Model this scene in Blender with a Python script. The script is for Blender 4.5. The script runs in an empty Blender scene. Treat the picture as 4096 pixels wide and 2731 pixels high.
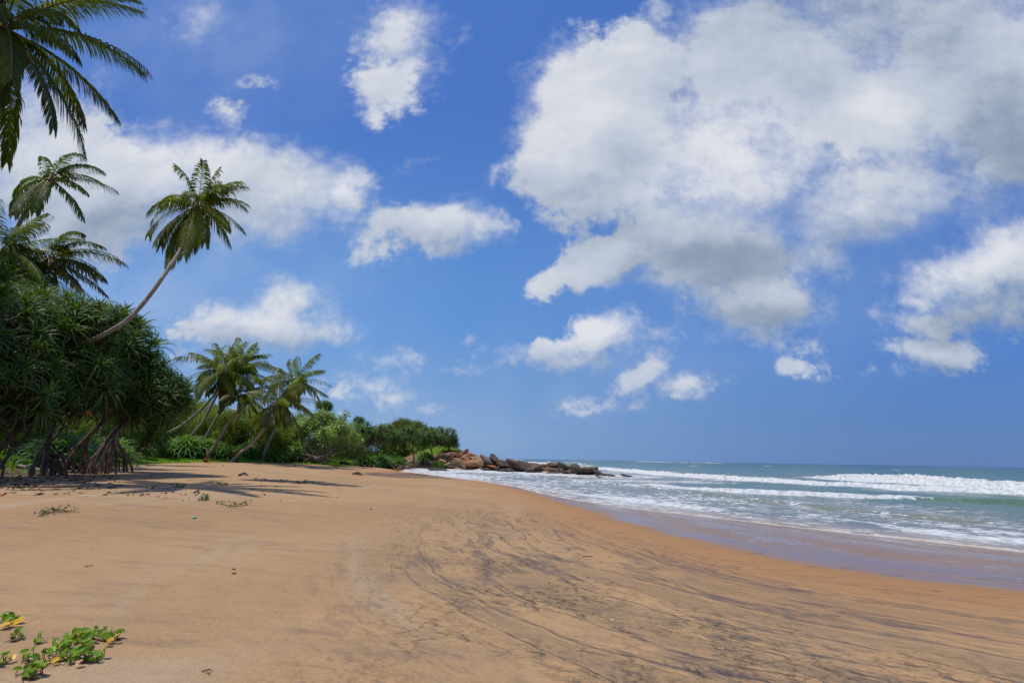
import bpy, math, random
import numpy as np
from mathutils import Vector, Matrix, Euler

SC = bpy.context.scene
R = math.radians
np.seterr(all='ignore')

def lin(r, g, b):
    f = lambda c: (c/255/12.92) if c/255 <= 0.04045 else ((c/255+0.055)/1.055)**2.4
    return (f(r), f(g), f(b), 1)

# ------------------------------------------------------------------ camera
CAM = np.array([0.0, 0.0, 2.05])
FPX = 2048.0
PITCH, ROLL = R(12.88), R(0.98)
_F = np.array([0, math.cos(PITCH), math.sin(PITCH)])
_R0 = np.array([1.0, 0, 0]); _U0 = np.array([0, -math.sin(PITCH), math.cos(PITCH)])
_RR = math.cos(ROLL)*_R0 + math.sin(ROLL)*_U0
_UU = math.cos(ROLL)*_U0 - math.sin(ROLL)*_R0
cd = bpy.data.cameras.new('camera'); cam = bpy.data.objects.new('camera', cd)
SC.collection.objects.link(cam); SC.camera = cam
cd.sensor_width = 36; cd.lens = 18; cd.clip_end = 90000; cd.clip_start = 0.05
M = Matrix(((_RR[0], _UU[0], -_F[0], CAM[0]), (_RR[1], _UU[1], -_F[1], CAM[1]), (_RR[2], _UU[2], -_F[2], CAM[2]), (0, 0, 0, 1)))
cam.matrix_world = M

def ray(x, y):
    return _F + _RR*((x-2048)/FPX) + _UU*((1365.5-y)/FPX)
def at_depth(x, y, D):
    return CAM + ray(x, y)*D
def at_z(x, y, z):
    d = ray(x, y); return CAM + d*((z-CAM[2])/d[2])

# ------------------------------------------------------------------ exposure, sun
SC.view_settings.view_transform = 'Standard'; SC.view_settings.look = 'None'
SC.view_settings.gamma = 1; SC.view_settings.exposure = 0.0
SUN_EL, SUN_AZ = R(65), R(-106)            # azimuth from +Y, negative to the left
SUN = np.array([math.sin(SUN_AZ)*math.cos(SUN_EL), math.cos(SUN_AZ)*math.cos(SUN_EL), math.sin(SUN_EL)])
sl = bpy.data.lights.new('sun', 'SUN'); sun = bpy.data.objects.new('sun', sl)
SC.collection.objects.link(sun)
sl.energy = 3.6; sl.angle = R(0.53); sl.color = (1.0, 0.95, 0.86)
sun.rotation_euler = Vector(-SUN).to_track_quat('-Z', 'Y').to_euler()
sun.location = (-40, 30, 60)

SC.cycles.max_bounces = 5; SC.cycles.diffuse_bounces = 2; SC.cycles.glossy_bounces = 2; SC.cycles.transmission_bounces = 3

# ------------------------------------------------------------------ node helper
class NT:
    dim = '3D'
    def __init__(s, tree): s.t = tree; s.n = tree.nodes; s.l = tree.links
    def put(s, sock, v):
        if isinstance(v, bpy.types.NodeSocket): s.l.new(v, sock)
        elif v is not None:
            try: sock.default_value = v
            except Exception:
                sock.default_value = tuple(v)[:3] if not isinstance(v, (int, float)) else (v, v, v)
    def math(s, op, a, b=None, c=None, clamp=False):
        n = s.n.new('ShaderNodeMath'); n.operation = op; n.use_clamp = clamp
        s.put(n.inputs[0], a)
        if b is not None: s.put(n.inputs[1], b)
        if c is not None: s.put(n.inputs[2], c)
        return n.outputs[0]
    def add(s, a, b): return s.math('ADD', a, b)
    def sub(s, a, b): return s.math('SUBTRACT', a, b)
    def mul(s, a, b): return s.math('MULTIPLY', a, b)
    def vm(s, op, a, b=None, sc=None):
        n = s.n.new('ShaderNodeVectorMath'); n.operation = op
        s.put(n.inputs[0], a)
        if b is not None: s.put(n.inputs[1], b)
        if sc is not None: s.put(n.inputs[3], sc)
        return n.outputs[1] if op in ('LENGTH', 'DOT_PRODUCT', 'DISTANCE') else n.outputs[0]
    def comb(s, x, y, z=0.0):
        n = s.n.new('ShaderNodeCombineXYZ'); s.put(n.inputs[0], x); s.put(n.inputs[1], y); s.put(n.inputs[2], z); return n.outputs[0]
    def sep(s, v):
        n = s.n.new('ShaderNodeSeparateXYZ'); s.put(n.inputs[0], v); return n.outputs
    def ss(s, x, a, b, lo=0.0, hi=1.0):
        n = s.n.new('ShaderNodeMapRange'); n.interpolation_type = 'SMOOTHSTEP'
        s.put(n.inputs['Value'], x)
        for k, v in (('From Min', a), ('From Max', b), ('To Min', lo), ('To Max', hi)): s.put(n.inputs[k], v)
        return n.outputs[0]
    def noise(s, vec, scale=1.0, detail=4.0, rough=0.5, dist=0.0, col=False, lac=2.0):
        n = s.n.new('ShaderNodeTexNoise'); n.noise_dimensions = s.dim
        s.put(n.inputs['Vector'], vec)
        n.inputs['Scale'].default_value = scale; n.inputs['Detail'].default_value = detail
        n.inputs['Roughness'].default_value = rough; n.inputs['Distortion'].default_value = dist
        n.inputs['Lacunarity'].default_value = lac
        return n.outputs['Color'] if col else n.outputs['Fac']
    def voro(s, vec, scale, feat='F1', rnd=1.0):
        n = s.n.new('ShaderNodeTexVoronoi'); n.voronoi_dimensions = s.dim; n.feature = feat
        s.put(n.inputs['Vector'], vec); n.inputs['Scale'].default_value = scale; n.inputs['Randomness'].default_value = rnd
        return n.outputs['Distance']
    def mix(s, f, a, b, mode='MIX'):
        n = s.n.new('ShaderNodeMix'); n.data_type = 'RGBA'; n.blend_type = mode
        s.put(n.inputs[0], f); s.put(n.inputs[6], a); s.put(n.inputs[7], b); return n.outputs[2]
    def attr(s, name):
        n = s.n.new('ShaderNodeAttribute'); n.attribute_name = name; return n.outputs['Fac']
    def pos(s): return s.n.new('ShaderNodeNewGeometry').outputs['Position']
    def objco(s): return s.n.new('ShaderNodeTexCoord').outputs['Object']
    def rnd(s): return s.n.new('ShaderNodeObjectInfo').outputs['Random']
    def bump(s, h, strength=0.5, dist=0.02, nrm=None):
        n = s.n.new('ShaderNodeBump'); s.put(n.inputs['Height'], h)
        s.put(n.inputs['Strength'], strength); s.put(n.inputs['Distance'], dist)
        if nrm is not None: s.put(n.inputs['Normal'], nrm)
        return n.outputs[0]
    def hsv(s, col, h=0.5, sat=1.0, v=1.0):
        n = s.n.new('ShaderNodeHueSaturation')
        s.put(n.inputs['Hue'], h); s.put(n.inputs['Saturation'], sat); s.put(n.inputs['Value'], v); s.put(n.inputs['Color'], col)
        return n.outputs[0]

# ------------------------------------------------------------------ world: Nishita sky with broken cumulus
W = bpy.data.worlds.new('World'); SC.world = W; W.use_nodes = True
def build_sky():
    t = NT(W.node_tree); t.n.clear(); t.dim = '2D'
    out = t.n.new('ShaderNodeOutputWorld'); bg = t.n.new('ShaderNodeBackground')
    t.l.new(bg.outputs[0], out.inputs[0])
    STR = 0.10
    bg.inputs[1].default_value = STR
    sky = t.n.new('ShaderNodeTexSky'); sky.sky_type = 'NISHITA'; sky.sun_disc = False
    sky.sun_elevation = SUN_EL; sky.sun_rotation = SUN_AZ
    sky.altitude = 0; sky.air_density = 1.0; sky.dust_density = 0.4; sky.ozone_density = 2.5
    d = t.n.new('ShaderNodeTexCoord').outputs['Generated']
    x, y, z = t.sep(d)[:3]
    ay = t.math('MAXIMUM', t.math('ABSOLUTE', y), 0.12)
    u = t.math('DIVIDE', x, ay); v = t.math('DIVIDE', z, ay)
    P = t.comb(u, v, 0.0)
    # domain warp
    w1 = t.noise(t.vm('MULTIPLY', P, (1, 1.25, 1)), 9.0, 3, 0.55, col=True)
    kz = t.ss(v, 0.02, 0.55)                      # 0 near the horizon, 1 high up
    w1 = t.vm('SCALE', t.vm('SUBTRACT', w1, (0.5, 0.5, 0.5)), sc=t.add(0.034, t.mul(kz, 0.05)))
    Pw = t.vm('ADD', P, w1)
    Pw = t.vm('MULTIPLY', Pw, (1, 1, 0))
    def uv(px, py):
        r = ray(px, py); return np.array([r[0]/r[1], r[2]/r[1]])
    rots = {}
    def turned(vec, deg):                          # one shared turned copy of the coordinates per angle
        key = (vec.as_pointer(), deg)
        if key not in rots:
            if deg == 0: rots[key] = vec
            else:
                cs, sn = math.cos(R(deg)), math.sin(R(deg))
                rots[key] = t.comb(t.vm('DOT_PRODUCT', vec, (cs, sn, 0)), t.vm('DOT_PRODUCT', vec, (-sn, cs, 0)), 0.0)
        return rots[key]
    def field(vec, lst, smooth=0.12, floor=-0.6):
        acc = None
        for cx, cy, a_, b_, rot, st in lst:
            deg = round(rot/12.0)*12
            c = uv(cx, cy); ca, sa = math.cos(R(deg)), math.sin(R(deg))
            e1 = np.hypot(*(uv(cx+a_*ca, cy-a_*sa)-c)); e2 = np.hypot(*(uv(cx-b_*sa, cy-b_*ca)-c))
            lx, ly = c[0]*ca+c[1]*sa, -c[0]*sa+c[1]*ca
            n = t.n.new('ShaderNodeVectorMath'); n.operation = 'MULTIPLY_ADD'
            t.put(n.inputs[0], turned(vec, deg)); n.inputs[1].default_value = (1/e1, 1/e2, 0); n.inputs[2].default_value = (-lx/e1, -ly/e2, 0)
            f = t.vm('LENGTH', n.outputs[0])
            if st != 1: f = t.math('MULTIPLY_ADD', f, st, 1-st)
            acc = f if acc is None else t.math('SMOOTH_MIN', acc, f, smooth)
        return t.math('MAXIMUM', t.sub(1.0, acc), floor)
    B = BLOBS = [
        # the big cloud
        (2390, 500, 420, 500, 0, 1), (2240, 640, 260, 340, 20, 1), (2590, 240, 250, 260, 30, .9), (2640, 60, 110, 150, 0, .55),
        (2900, 600, 700, 480, 0, 1), (3150, 230, 780, 420, 0, 1), (3650, 60, 1000, 480, 0, 1), (3950, 470, 600, 450, 0, 1), (3500, 450, 500, 330, 0, 1), (4096, 200, 600, 600, 0, 1),
        (2850, 940, 540, 290, 0, 1), (3010, 1220, 380, 190, 0, 1), (3420, 830, 480, 260, 25, .9), (3250, 1010, 330, 200, 20, .8),
        (2450, 1030, 360, 150, 24, 1), (2230, 1110, 190, 95, 36, .85), (3500, 800, 560, 260, 24, 1), (2640, 1110, 240, 90, 0, .55),
        # below it
        (2420, 1325, 250, 135, 20, .95), (2180, 1400, 260, 90, 8, .8), (2260, 1445, 270, 75, 0, .7), (2640, 1330, 220, 90, 0, .5),
        (2540, 1510, 210, 95, 32, .85), (2745, 1535, 140, 60, 8, .85), (2300, 1625, 120, 38, 0, .7), (2450, 1618, 150, 40, 5, .65),
        (3185, 1460, 70, 55, 24, .62), (3245, 1490, 120, 34, 0, .52), (3290, 1465, 50, 30, 0, .45), (3230, 1375, 120, 60, 0, .38), (2890, 1515, 120, 40, 0, .4), (1860, 1375, 95, 60, 30, .62), (1850, 1482, 110, 45, 0, .65),
        # right
        (3960, 1060, 560, 230, 24, 1), (3700, 1200, 260, 90, 15, .8), (3950, 1240, 420, 160, 10, .8), (3700, 1300, 230, 90, 0, .8),
        (3730, 1405, 340, 100, 3, .9), (3560, 1465, 230, 60, 0, .45), (3850, 760, 300, 110, 10, .5),
        # upper middle
        (1610, 130, 280, 340, -10, .62), (1560, 340, 260, 220, 20, .58), (1500, 440, 150, 120, 0, .45), (1660, 250, 140, 160, 0, .62), (1830, 150, 70, 140, -25, .42),
        (790, 60, 210, 200, -30, .46), (900, 470, 180, 130, 0, .42), (1050, 330, 120, 80, 0, .28),
        # left
        (650, 720, 560, 290, 0, 1), (100, 620, 520, 380, 0, 1), (380, 770, 420, 300, 0, 1), (900, 720, 420, 240, 0, 1), (1120, 760, 430, 260, 0, 1), (1380, 740, 180, 150, 0, .95),
        (1000, 890, 430, 160, 0, .9), (450, 920, 500, 190, 0, .7), (170, 400, 420, 230, 0, .6),
        (1770, 890, 300, 150, 0, 1), (1930, 905, 190, 110, -15, .9), (1540, 890, 250, 150, 0, .55), (1530, 1000, 180, 90, 0, .35),
        (1060, 1310, 460, 150, 0, 1), (890, 1290, 280, 130, 10, .9), (1150, 1200, 230, 150, 12, .85), (1290, 1340, 230, 90, -5, .75), (900, 1410, 330, 90, 0, .45),
        (1560, 1445, 150, 55, 0, .75), (1470, 1545, 210, 100, 0, .55), (1585, 1600, 120, 55, 10, .62), (1330, 1580, 280, 120, 0, .4),
        (1690, 655, 120, 35, 20, .42), (1965, 700, 80, 100, -30, .36), (1740, 1640, 80, 30, 0, .4), (2100, 290, 90, 130, 0, .3),
    ]
    B = [(x_, y_, a_*1.4, b_*1.45, r_, s_*.66) if b_ < 70 else (x_, y_, a_, b_, r_, s_) for x_, y_, a_, b_, r_, s_ in B]
    S = field(Pw, B, 0.18)
    PN = t.vm('MULTIPLY', P, (1.2, 1.38, 1))
    n1 = t.noise(PN, 6.0, 7, 0.55)
    # cauliflower billows: rounded cells at two sizes, warped by fine noise
    PB = t.vm('ADD', PN, t.vm('SCALE', t.vm('SUBTRACT', t.noise(PN, 14.0, 4, 0.6, col=True), (.5, .5, .5)), sc=0.07))
    PB = t.vm('MULTIPLY', PB, (1, 1, 0))
    def billow(q): return t.add(t.add(t.mul(t.math('SUBTRACT', .5, t.voro(q, 8.5)), .46), t.mul(t.math('SUBTRACT', .5, t.voro(q, 21.0)), .34)), t.mul(t.math('SUBTRACT', .5, t.voro(q, 48.0)), .22))
    n2 = billow(PB)
    n3 = t.noise(t.vm('ADD', PN, (7.3, 2.1, 3.3)), 34.0, 5, 0.64)
    lo = t.math('SUBTRACT', 2.3, t.mul(kz, 1.35))
    D = t.add(t.add(S, t.mul(t.ss(S, .28, .6), .18)), t.add(t.mul(t.sub(n1, 0.5), 0.66), t.mul(lo, t.add(t.mul(n2, 0.42), t.mul(t.sub(n3, 0.5), 0.36)))))
    D = t.sub(D, 0.12)
    gate = t.ss(S, 0.03, 0.20)
    soft = t.ss(t.noise(P, 3.0, 2, 0.5), 0.34, 0.60, 0.34, 1.15)
    alpha = t.mul(t.ss(D, 0.0, soft), gate)
    P2 = t.vm('ADD', Pw, t.vm('SCALE', (-0.022, 0.046, 0), sc=t.add(.55, t.mul(kz, .8))))
    S2 = field(P2, [e for e in B if e[3] >= 85 and e[5] >= .7], 0.18)
    n1b = t.noise(t.vm('ADD', PN, (-.022, .032, 0)), 6.0, 3, 0.5)
    n1c = t.noise(PN, 6.0, 3, 0.5)
    n2b = billow(t.vm('ADD', PB, (-.010, .016, 0)))
    relief = t.add(t.mul(t.sub(n1c, n1b), 0.70), t.mul(t.sub(n2, n2b), 0.26))
    relief = t.add(relief, t.mul(t.sub(n3, .5), .07))
    side = t.math('MINIMUM', t.sub(S, S2), 0.5)
    DARK = [(2880, 985, 800, 230, 0, 1), (2980, 1260, 500, 140, 0, .9), (4060, 560, 460, 420, 0, .9), (3400, 30, 1000, 330, 0, .75), (3950, 1290, 560, 160, 8, .9), (3250, 130, 300, 200, -40, .35),
            (2560, 640, 240, 120, -30, .5), (600, 900, 800, 190, 0, .6), (1100, 1390, 450, 90, 0, .6), (1700, 950, 420, 90, 0, .4), (3350, 960, 460, 220, 25, .7), (2300, 1460, 400, 80, 0, .5), (3720, 1460, 330, 70, 0, .45), (2250, 760, 330, 130, 0, .4)]
    LIGHT = [(3000, 660, 620, 330, 15, 1), (2330, 430, 400, 420, 0, .75), (3560, 460, 300, 260, 30, .7), (1420, 690, 240, 190, 0, .75), (650, 600, 560, 170, 0, .7), (3980, 960, 500, 170, 25, .75), (2400, 1290, 260, 110, 20, .8), (1060, 1260, 350, 60, 0, .5)]
    dk = field(Pw, DARK, 0.25, 0.0); lt = field(Pw, LIGHT, 0.25, 0.0)
    lum = t.add(t.add(0.68, relief), t.sub(t.mul(lt, 0.75), t.mul(dk, 0.95)))
    lum = t.add(lum, t.mul(side, 0.62))
    lum = t.add(lum, t.mul(t.sub(t.noise(P, 3.2, 2, 0.45), 0.5), 0.55))
    k = 1.0/STR
    c = lambda r, g, b: tuple(q*k for q in lin(r, g, b)[:3])+(1,)
    cl = t.mix(t.ss(lum, -0.35, 0.70), c(138, 155, 178), c(192, 201, 216))
    cl = t.mix(t.ss(lum, 0.45, 1.5), cl, c(226, 228, 233))
    # thin edges pick up sky blue, low clouds sink in the haze
    low = t.ss(v, 0.02, 0.30, 0.74, 1.0)
    alpha = t.mul(t.mul(alpha, 0.97), low)
    # clear air: Nishita pulled to the deep polarised blue of the place
    ru = t.ss(u, -0.55, 0.9)
    ghi = t.mix(ru, c(76, 120, 200), c(70, 114, 192)); gmid = t.mix(ru, c(98, 152, 218), c(78, 128, 202)); glo = t.mix(ru, c(122, 164, 212), c(82, 122, 184))
    grad = t.mix(t.ss(v, 0.0, 0.28), glo, gmid); grad = t.mix(t.ss(v, 0.22, 0.80), grad, ghi)
    skyc = t.mix(0.92, sky.outputs[0], grad)
    veil = field(P, [(400, 1250, 1500, 800, 0, 1), (1200, 1700, 1500, 420, 0, .7), (900, 60, 900, 500, 0, .6), (3300, 900, 1300, 700, 20, .5), (2400, 1500, 900, 350, 10, .5)], 0.2, 0.0)
    skyc = t.mix(t.mul(t.mul(veil, t.ss(n1, .25, .75, .55, 1.3)), 0.42), skyc, c(176, 196, 224))
    col = t.mix(alpha, skyc, cl)
    t.l.new(col, bg.inputs[0])
build_sky()
W.cycles.sampling_method = 'MANUAL'; W.cycles.sample_map_resolution = 256

# ------------------------------------------------------------------ numpy noise
_rng = np.random.RandomState(7)
_perm = _rng.permutation(4096); _perm = np.concatenate([_perm, _perm, _perm])
_val = _rng.rand(4096)*2-1
def _h(i, j, k): return _val[_perm[_perm[_perm[i & 4095]+(j & 4095)]+(k & 4095)] & 4095]
def vn3(x, y, z):
    xi = np.floor(x).astype(int); yi = np.floor(y).astype(int); zi = np.floor(z).astype(int)
    f = lambda q: q*q*q*(q*(q*6-15)+10)
    u, v, w = f(x-xi), f(y-yi), f(z-zi)
    L = lambda a, b, q: a+(b-a)*q
    return L(L(L(_h(xi, yi, zi), _h(xi+1, yi, zi), u), L(_h(xi, yi+1, zi), _h(xi+1, yi+1, zi), u), v),
             L(L(_h(xi, yi, zi+1), _h(xi+1, yi, zi+1), u), L(_h(xi, yi+1, zi+1), _h(xi+1, yi+1, zi+1), u), v), w)
def fbm(x, y, z=0.0, o=4, g=0.5):
    x = np.asarray(x, float); y = np.asarray(y, float); z = np.zeros_like(x)+z
    a, s, t = 1.0, 0.0, 0.0
    for i in range(o):
        s = s+a*vn3(x, y, z); t += a; a *= g; x, y, z = x*2.03+11.7, y*2.03+5.1, z*2.03+3.3
    return s/t
def sst(a, b, x):
    t = np.clip((x-a)/(b-a), 0, 1); return t*t*(3-2*t)

def poly_sd(X, Y, pts):                    # signed distance to a closed polygon, positive inside
    best = np.full(X.shape, 1e18); ins = np.zeros(X.shape, bool); n = len(pts)
    for i in range(n):
        ax, ay = pts[i]; bx, by = pts[(i+1) % n]
        dx, dy = bx-ax, by-ay
        q = np.clip(((X-ax)*dx+(Y-ay)*dy)/(dx*dx+dy*dy+1e-12), 0, 1)
        best = np.minimum(best, (X-ax-q*dx)**2+(Y-ay-q*dy)**2)
        c = (ay > Y) != (by > Y)
        ins ^= c & (X < (bx-ax)*(Y-ay)/(by-ay+1e-12)+ax)
    return np.where(ins, 1, -1)*np.sqrt(best)
def line_sd(X, Y, pts):                    # distance to an open polyline (positive on its left), arc parameter 0..1
    best = np.full(X.shape, 1e18); pd = np.zeros(X.shape); T = np.zeros(X.shape)
    L = [np.hypot(pts[i+1][0]-pts[i][0], pts[i+1][1]-pts[i][1]) for i in range(len(pts)-1)]; tot = sum(L); acc = 0
    for i in range(len(pts)-1):
        ax, ay = pts[i]; bx, by = pts[i+1]; dx, dy = bx-ax, by-ay
        q = np.clip(((X-ax)*dx+(Y-ay)*dy)/(dx*dx+dy*dy+1e-12), 0, 1)
        d2 = (X-ax-q*dx)**2+(Y-ay-q*dy)**2; cr = (dx*(Y-ay)-dy*(X-ax))/(L[i]+1e-9)
        tie = np.abs(d2-best) <= 1e-6*(1+best)
        m = np.where(tie, np.abs(cr) > np.abs(pd), d2 < best)
        best = np.where(m, d2, best); pd = np.where(m, cr, pd); T = np.where(m, (acc+q*L[i])/tot, T); acc += L[i]
    return np.where(pd >= 0, 1, -1)*np.sqrt(best), T
def smooth_poly(pts, n=6):                 # Catmull-Rom
    p = [np.array(q, float) for q in pts]; out = []
    for i in range(len(p)-1):
        a, b, c, d = p[max(i-1, 0)], p[i], p[i+1], p[min(i+2, len(p)-1)]
        for k in range(n):
            t = k/n
            out.append(0.5*((2*b)+(c-a)*t+(2*a-5*b+4*c-d)*t*t+(3*b-a-3*c+d)*t**3))
    out.append(p[-1]); return out
XY = lambda lst, z: [tuple(at_z(a, b, z)[:2]) for a, b in lst]

# ------------------------------------------------------------------ the lie of the land
SHORE = [tuple(q) for q in smooth_poly([(60, -25), (26, -3), (16.5, 5)]+XY([(4096, 2208), (3400, 2132), (2800, 2062), (2300, 2000), (2000, 1935), (1800, 1909), (1690, 1893)], 0.1), 5)]
def rock_depth(px): return 95-(px-1700)/644*26
_cv = [at_z(1600, 1884, .1)[:2], at_z(1640, 1873, .1)[:2]]+[at_depth(p, 1870, rock_depth(p))[:2] for p in (1760, 1900, 2050, 2200, 2350, 2440)]
_bk = [at_depth(p, 1870, rock_depth(p)+a)[:2] for p, a in ((2470, 5), (2350, 9), (2150, 13), (2000, 22), (1930, 40))]
LAND = SHORE+[tuple(q) for q in _cv+_bk]+[(-30, 165), (-70, 230), (-200, 420), (-420, 420), (-420, -90), (60, -90)]
def hit(px, py):                           # where the ray meets the plain beach profile
    z = .6
    for _ in range(40):
        p = at_z(px, py, z); s = poly_sd(np.array([p[0]]), np.array([p[1]]), LAND)[0]
        zz = .1+.92*(1-math.exp(-s/11.)) if s > 0 else .1+.055*s
        z = .65*z+.35*min(zz, 1.1)
    return float(p[0]), float(p[1])
HITS = [(22, -.5), (12.5, 3.6), (6.18, 6.62), (5.33, 7.05), (4.25, 7.98), (3.6, 10.2), (2.9, 14.2), (2.2, 22), (.9, 32.6)]
WETL = [tuple(q) for q in smooth_poly(HITS+XY([(1900, 1922)], .2)+[hit(*q) for q in ((1700, 1911), (1580, 1908), (1470, 1899), (1440, 1893))], 5)]
WETP = WETL+[hit(*q) for q in ((1500, 1889), (1640, 1888), (1590, 1881), (1480, 1874), (1420, 1869), (1500, 1867), (1570, 1871), (1610, 1868))]+[tuple(q) for q in _cv[1:]]+[(60, 60), (60, -16)]
EDGE_PX = [-2000, 1000, 1150, 1250, 1370, 1480, 1560, 1640, 1800]; EDGE_Z = [1.2, 1.2, 1.1, 1.0, .85, .62, .78, .9, 1.0]
GRASS_E = [tuple(at_z(q[0], q[1], float(np.interp(q[0], EDGE_PX, EDGE_Z)))[:2]) for q in ((-900, 2030), (-300, 1940), (60, 1893), (300, 1885), (400, 1870), (560, 1856), (800, 1849), (1000, 1850), (1150, 1852), (1250, 1857), (1370, 1862), (1480, 1860), (1560, 1853), (1640, 1850))]
GRASS_P = [tuple(q) for q in GRASS_E]+[tuple(at_depth(1740, 1840, 98)[:2]), tuple(at_depth(1850, 1840, 101)[:2]), tuple(at_depth(1885, 1840, 118)[:2]), (-30, 163), (-200, 400), (-400, 400), (-400, -60), (-45, -60), (-28, 0)]
RIDGE = [at_depth(p, 1800, rock_depth(p)+a)[:2] for p, a in ((1640, 22), (1780, 12), (1870, 8), (1960, 5), (2100, 3.5), (2250, 3.2), (2400, 2.6))]
RIDGE_H = [3.4, 3.3, 2.3, 1.5, 1.25, 1.05, 0.25]
TDIR = np.array([-0.36, 0.93])
def terrain(X, Y):
    X = np.asarray(X, float); Y = np.asarray(Y, float)
    s = poly_sd(X, Y, LAND); wd = -poly_sd(X, Y, WETP)
    z = np.where(s < 0, 0.1+0.055*s, 0.1+0.062*s)
    z = np.where(s > 0, 0.1+0.92*(1-np.exp(-np.maximum(s, 0)/11.0)), z)
    z = np.maximum(z, -2.5)
    gv = poly_sd(X, Y, GRASS_P)
    ze = np.interp(2048+2048*X/np.maximum(Y, 1.0), EDGE_PX, EDGE_Z); w_ = sst(14, 38, Y); ze = 1.12*(1-w_)+ze*w_
    ramp = np.where(Y > 55, sst(-7, -.3, gv), sst(-17, -.3, gv))*sst(-1.5, -9, X)*sst(-4, 5, Y)
    z = np.where(s > 0, z+(ze-z)*ramp, z)+0.5*sst(-.5, 8, gv)
    z = np.where((wd < 1.5) & (Y > 50) & (X < -8), np.minimum(z, np.maximum(z-0.30*sst(1.5, -2.0, wd), .07)), z)
    d, T = line_sd(X, Y, [tuple(q) for q in RIDGE])
    hh = np.interp(T, np.linspace(0, 1, len(RIDGE_H)), RIDGE_H)
    hill = hh*np.exp(-(np.abs(d)/np.where(d > 0, 9.0, 5.5))**2)*sst(-0.5, 3.2, s)
    rk = fbm(X*.35, Y*.35, 44., 4); hill = hill*(1+.25*rk)+np.where(hill > .15, .9*np.abs(fbm(X*.6, Y*.6, 47., 4))*np.minimum(hill, 1.0)-.25*np.minimum(hill, 1.0), 0)*sst(-2, -6, poly_sd(X, Y, GRASS_P))
    # low rise behind the grove
    hill = hill+2.2*np.exp(-(((X+26)/26)**2+((Y-132)/20)**2))
    z = z+hill
    z = z+np.where(s > 2, 0.05*fbm(X*.12, Y*.12, 1.0, 3)*sst(2, 10, s), 0)
    return z, s, wd, gv, hill
_gx = np.arange(-112, 42, 0.4); _gy = np.arange(-6, 172, 0.4)
_GX, _GY = np.meshgrid(_gx, _gy, indexing='ij')
_GZ = terrain(_GX.ravel(), _GY.ravel())[:3]
_GZ = [q.reshape(_GX.shape) for q in _GZ]
def relief(X, Y, s, wd):
    amp = sst(2.5, 6, wd)*sst(60, 20, np.hypot(X, Y)); rz = sst(8.5, 12, s)*sst(26, 16, s)
    return amp*(0.012*fbm(X*1.3, Y*3.2, 2.0, 4)+0.020*rz*np.minimum(0, fbm(X*2.4, Y*3.6, 5.0, 3)+.1)+0.02*fbm(X*.35, Y*.35, 9., 2))
def ground_z(X, Y):
    X = np.asarray(X, float); Y = np.asarray(Y, float)
    i = np.clip((X+112)/.4, 0, len(_gx)-1.001); j = np.clip((Y+6)/.4, 0, len(_gy)-1.001)
    a = i.astype(int); b = j.astype(int); u = i-a; v = j-b
    z, s, wd = [G_[a, b]*(1-u)*(1-v)+G_[a+1, b]*u*(1-v)+G_[a, b+1]*(1-u)*v+G_[a+1, b+1]*u*v for G_ in _GZ]
    return z+relief(X, Y, s, wd)
def gz(x, y): return float(ground_z(np.array([x]), np.array([y]))[0])
def ground_hit(px, py):                    # where the rays meet the sand
    px = np.asarray(px, float); py = np.asarray(py, float)
    d = _F[:, None]+_RR[:, None]*((px-2048)/FPX)+_UU[:, None]*((1365.5-py)/FPX)
    z = np.ones_like(px)
    for i in range(14):
        k = np.clip((z-CAM[2])/np.minimum(d[2], -1e-3), 0, 170); p = CAM[:, None]+d*k; z = .5*z+.5*ground_z(p[0], p[1])
    return p[0], p[1], ground_z(p[0], p[1])
def on_ground(px, py):
    x, y, z = ground_hit(np.array([px]), np.array([py])); return float(x[0]), float(y[0]), float(z[0])

# ------------------------------------------------------------------ mesh builder and object helpers
class MB:
    def __init__(s): s.v = []; s.q = []; s.t = []; s.qm = []; s.tm = []; s.a = []; s.n = 0; s.sm = True
    def add(s, V, F, mi=0, tint=0.5):
        V = np.asarray(V, float).reshape(-1, 3); F = np.asarray(F, int)
        if len(F) == 0: return
        s.v.append(V); s.a.append(np.zeros(len(V))+tint)
        if F.shape[1] == 4: s.q.append(F+s.n); s.qm.append(np.full(len(F), mi))
        else: s.t.append(F+s.n); s.tm.append(np.full(len(F), mi))
        s.n += len(V)
    def mesh(s, name, mats, smooth=True, off=(0, 0, 0)):
        V = np.concatenate(s.v)-np.asarray(off, float)
        q = np.concatenate(s.q) if s.q else np.zeros((0, 4), int); t = np.concatenate(s.t) if s.t else np.zeros((0, 3), int)
        me = make_mesh(name, V, q, t, mats, smooth)
        mi = np.concatenate([np.concatenate(s.qm) if s.qm else np.zeros(0), np.concatenate(s.tm) if s.tm else np.zeros(0)]).astype(np.int32)
        me.polygons.foreach_set('material_index', mi)
        at = me.attributes.new('tint', 'FLOAT', 'POINT'); at.data.foreach_set('value', np.concatenate(s.a).astype(np.float32))
        return me
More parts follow.
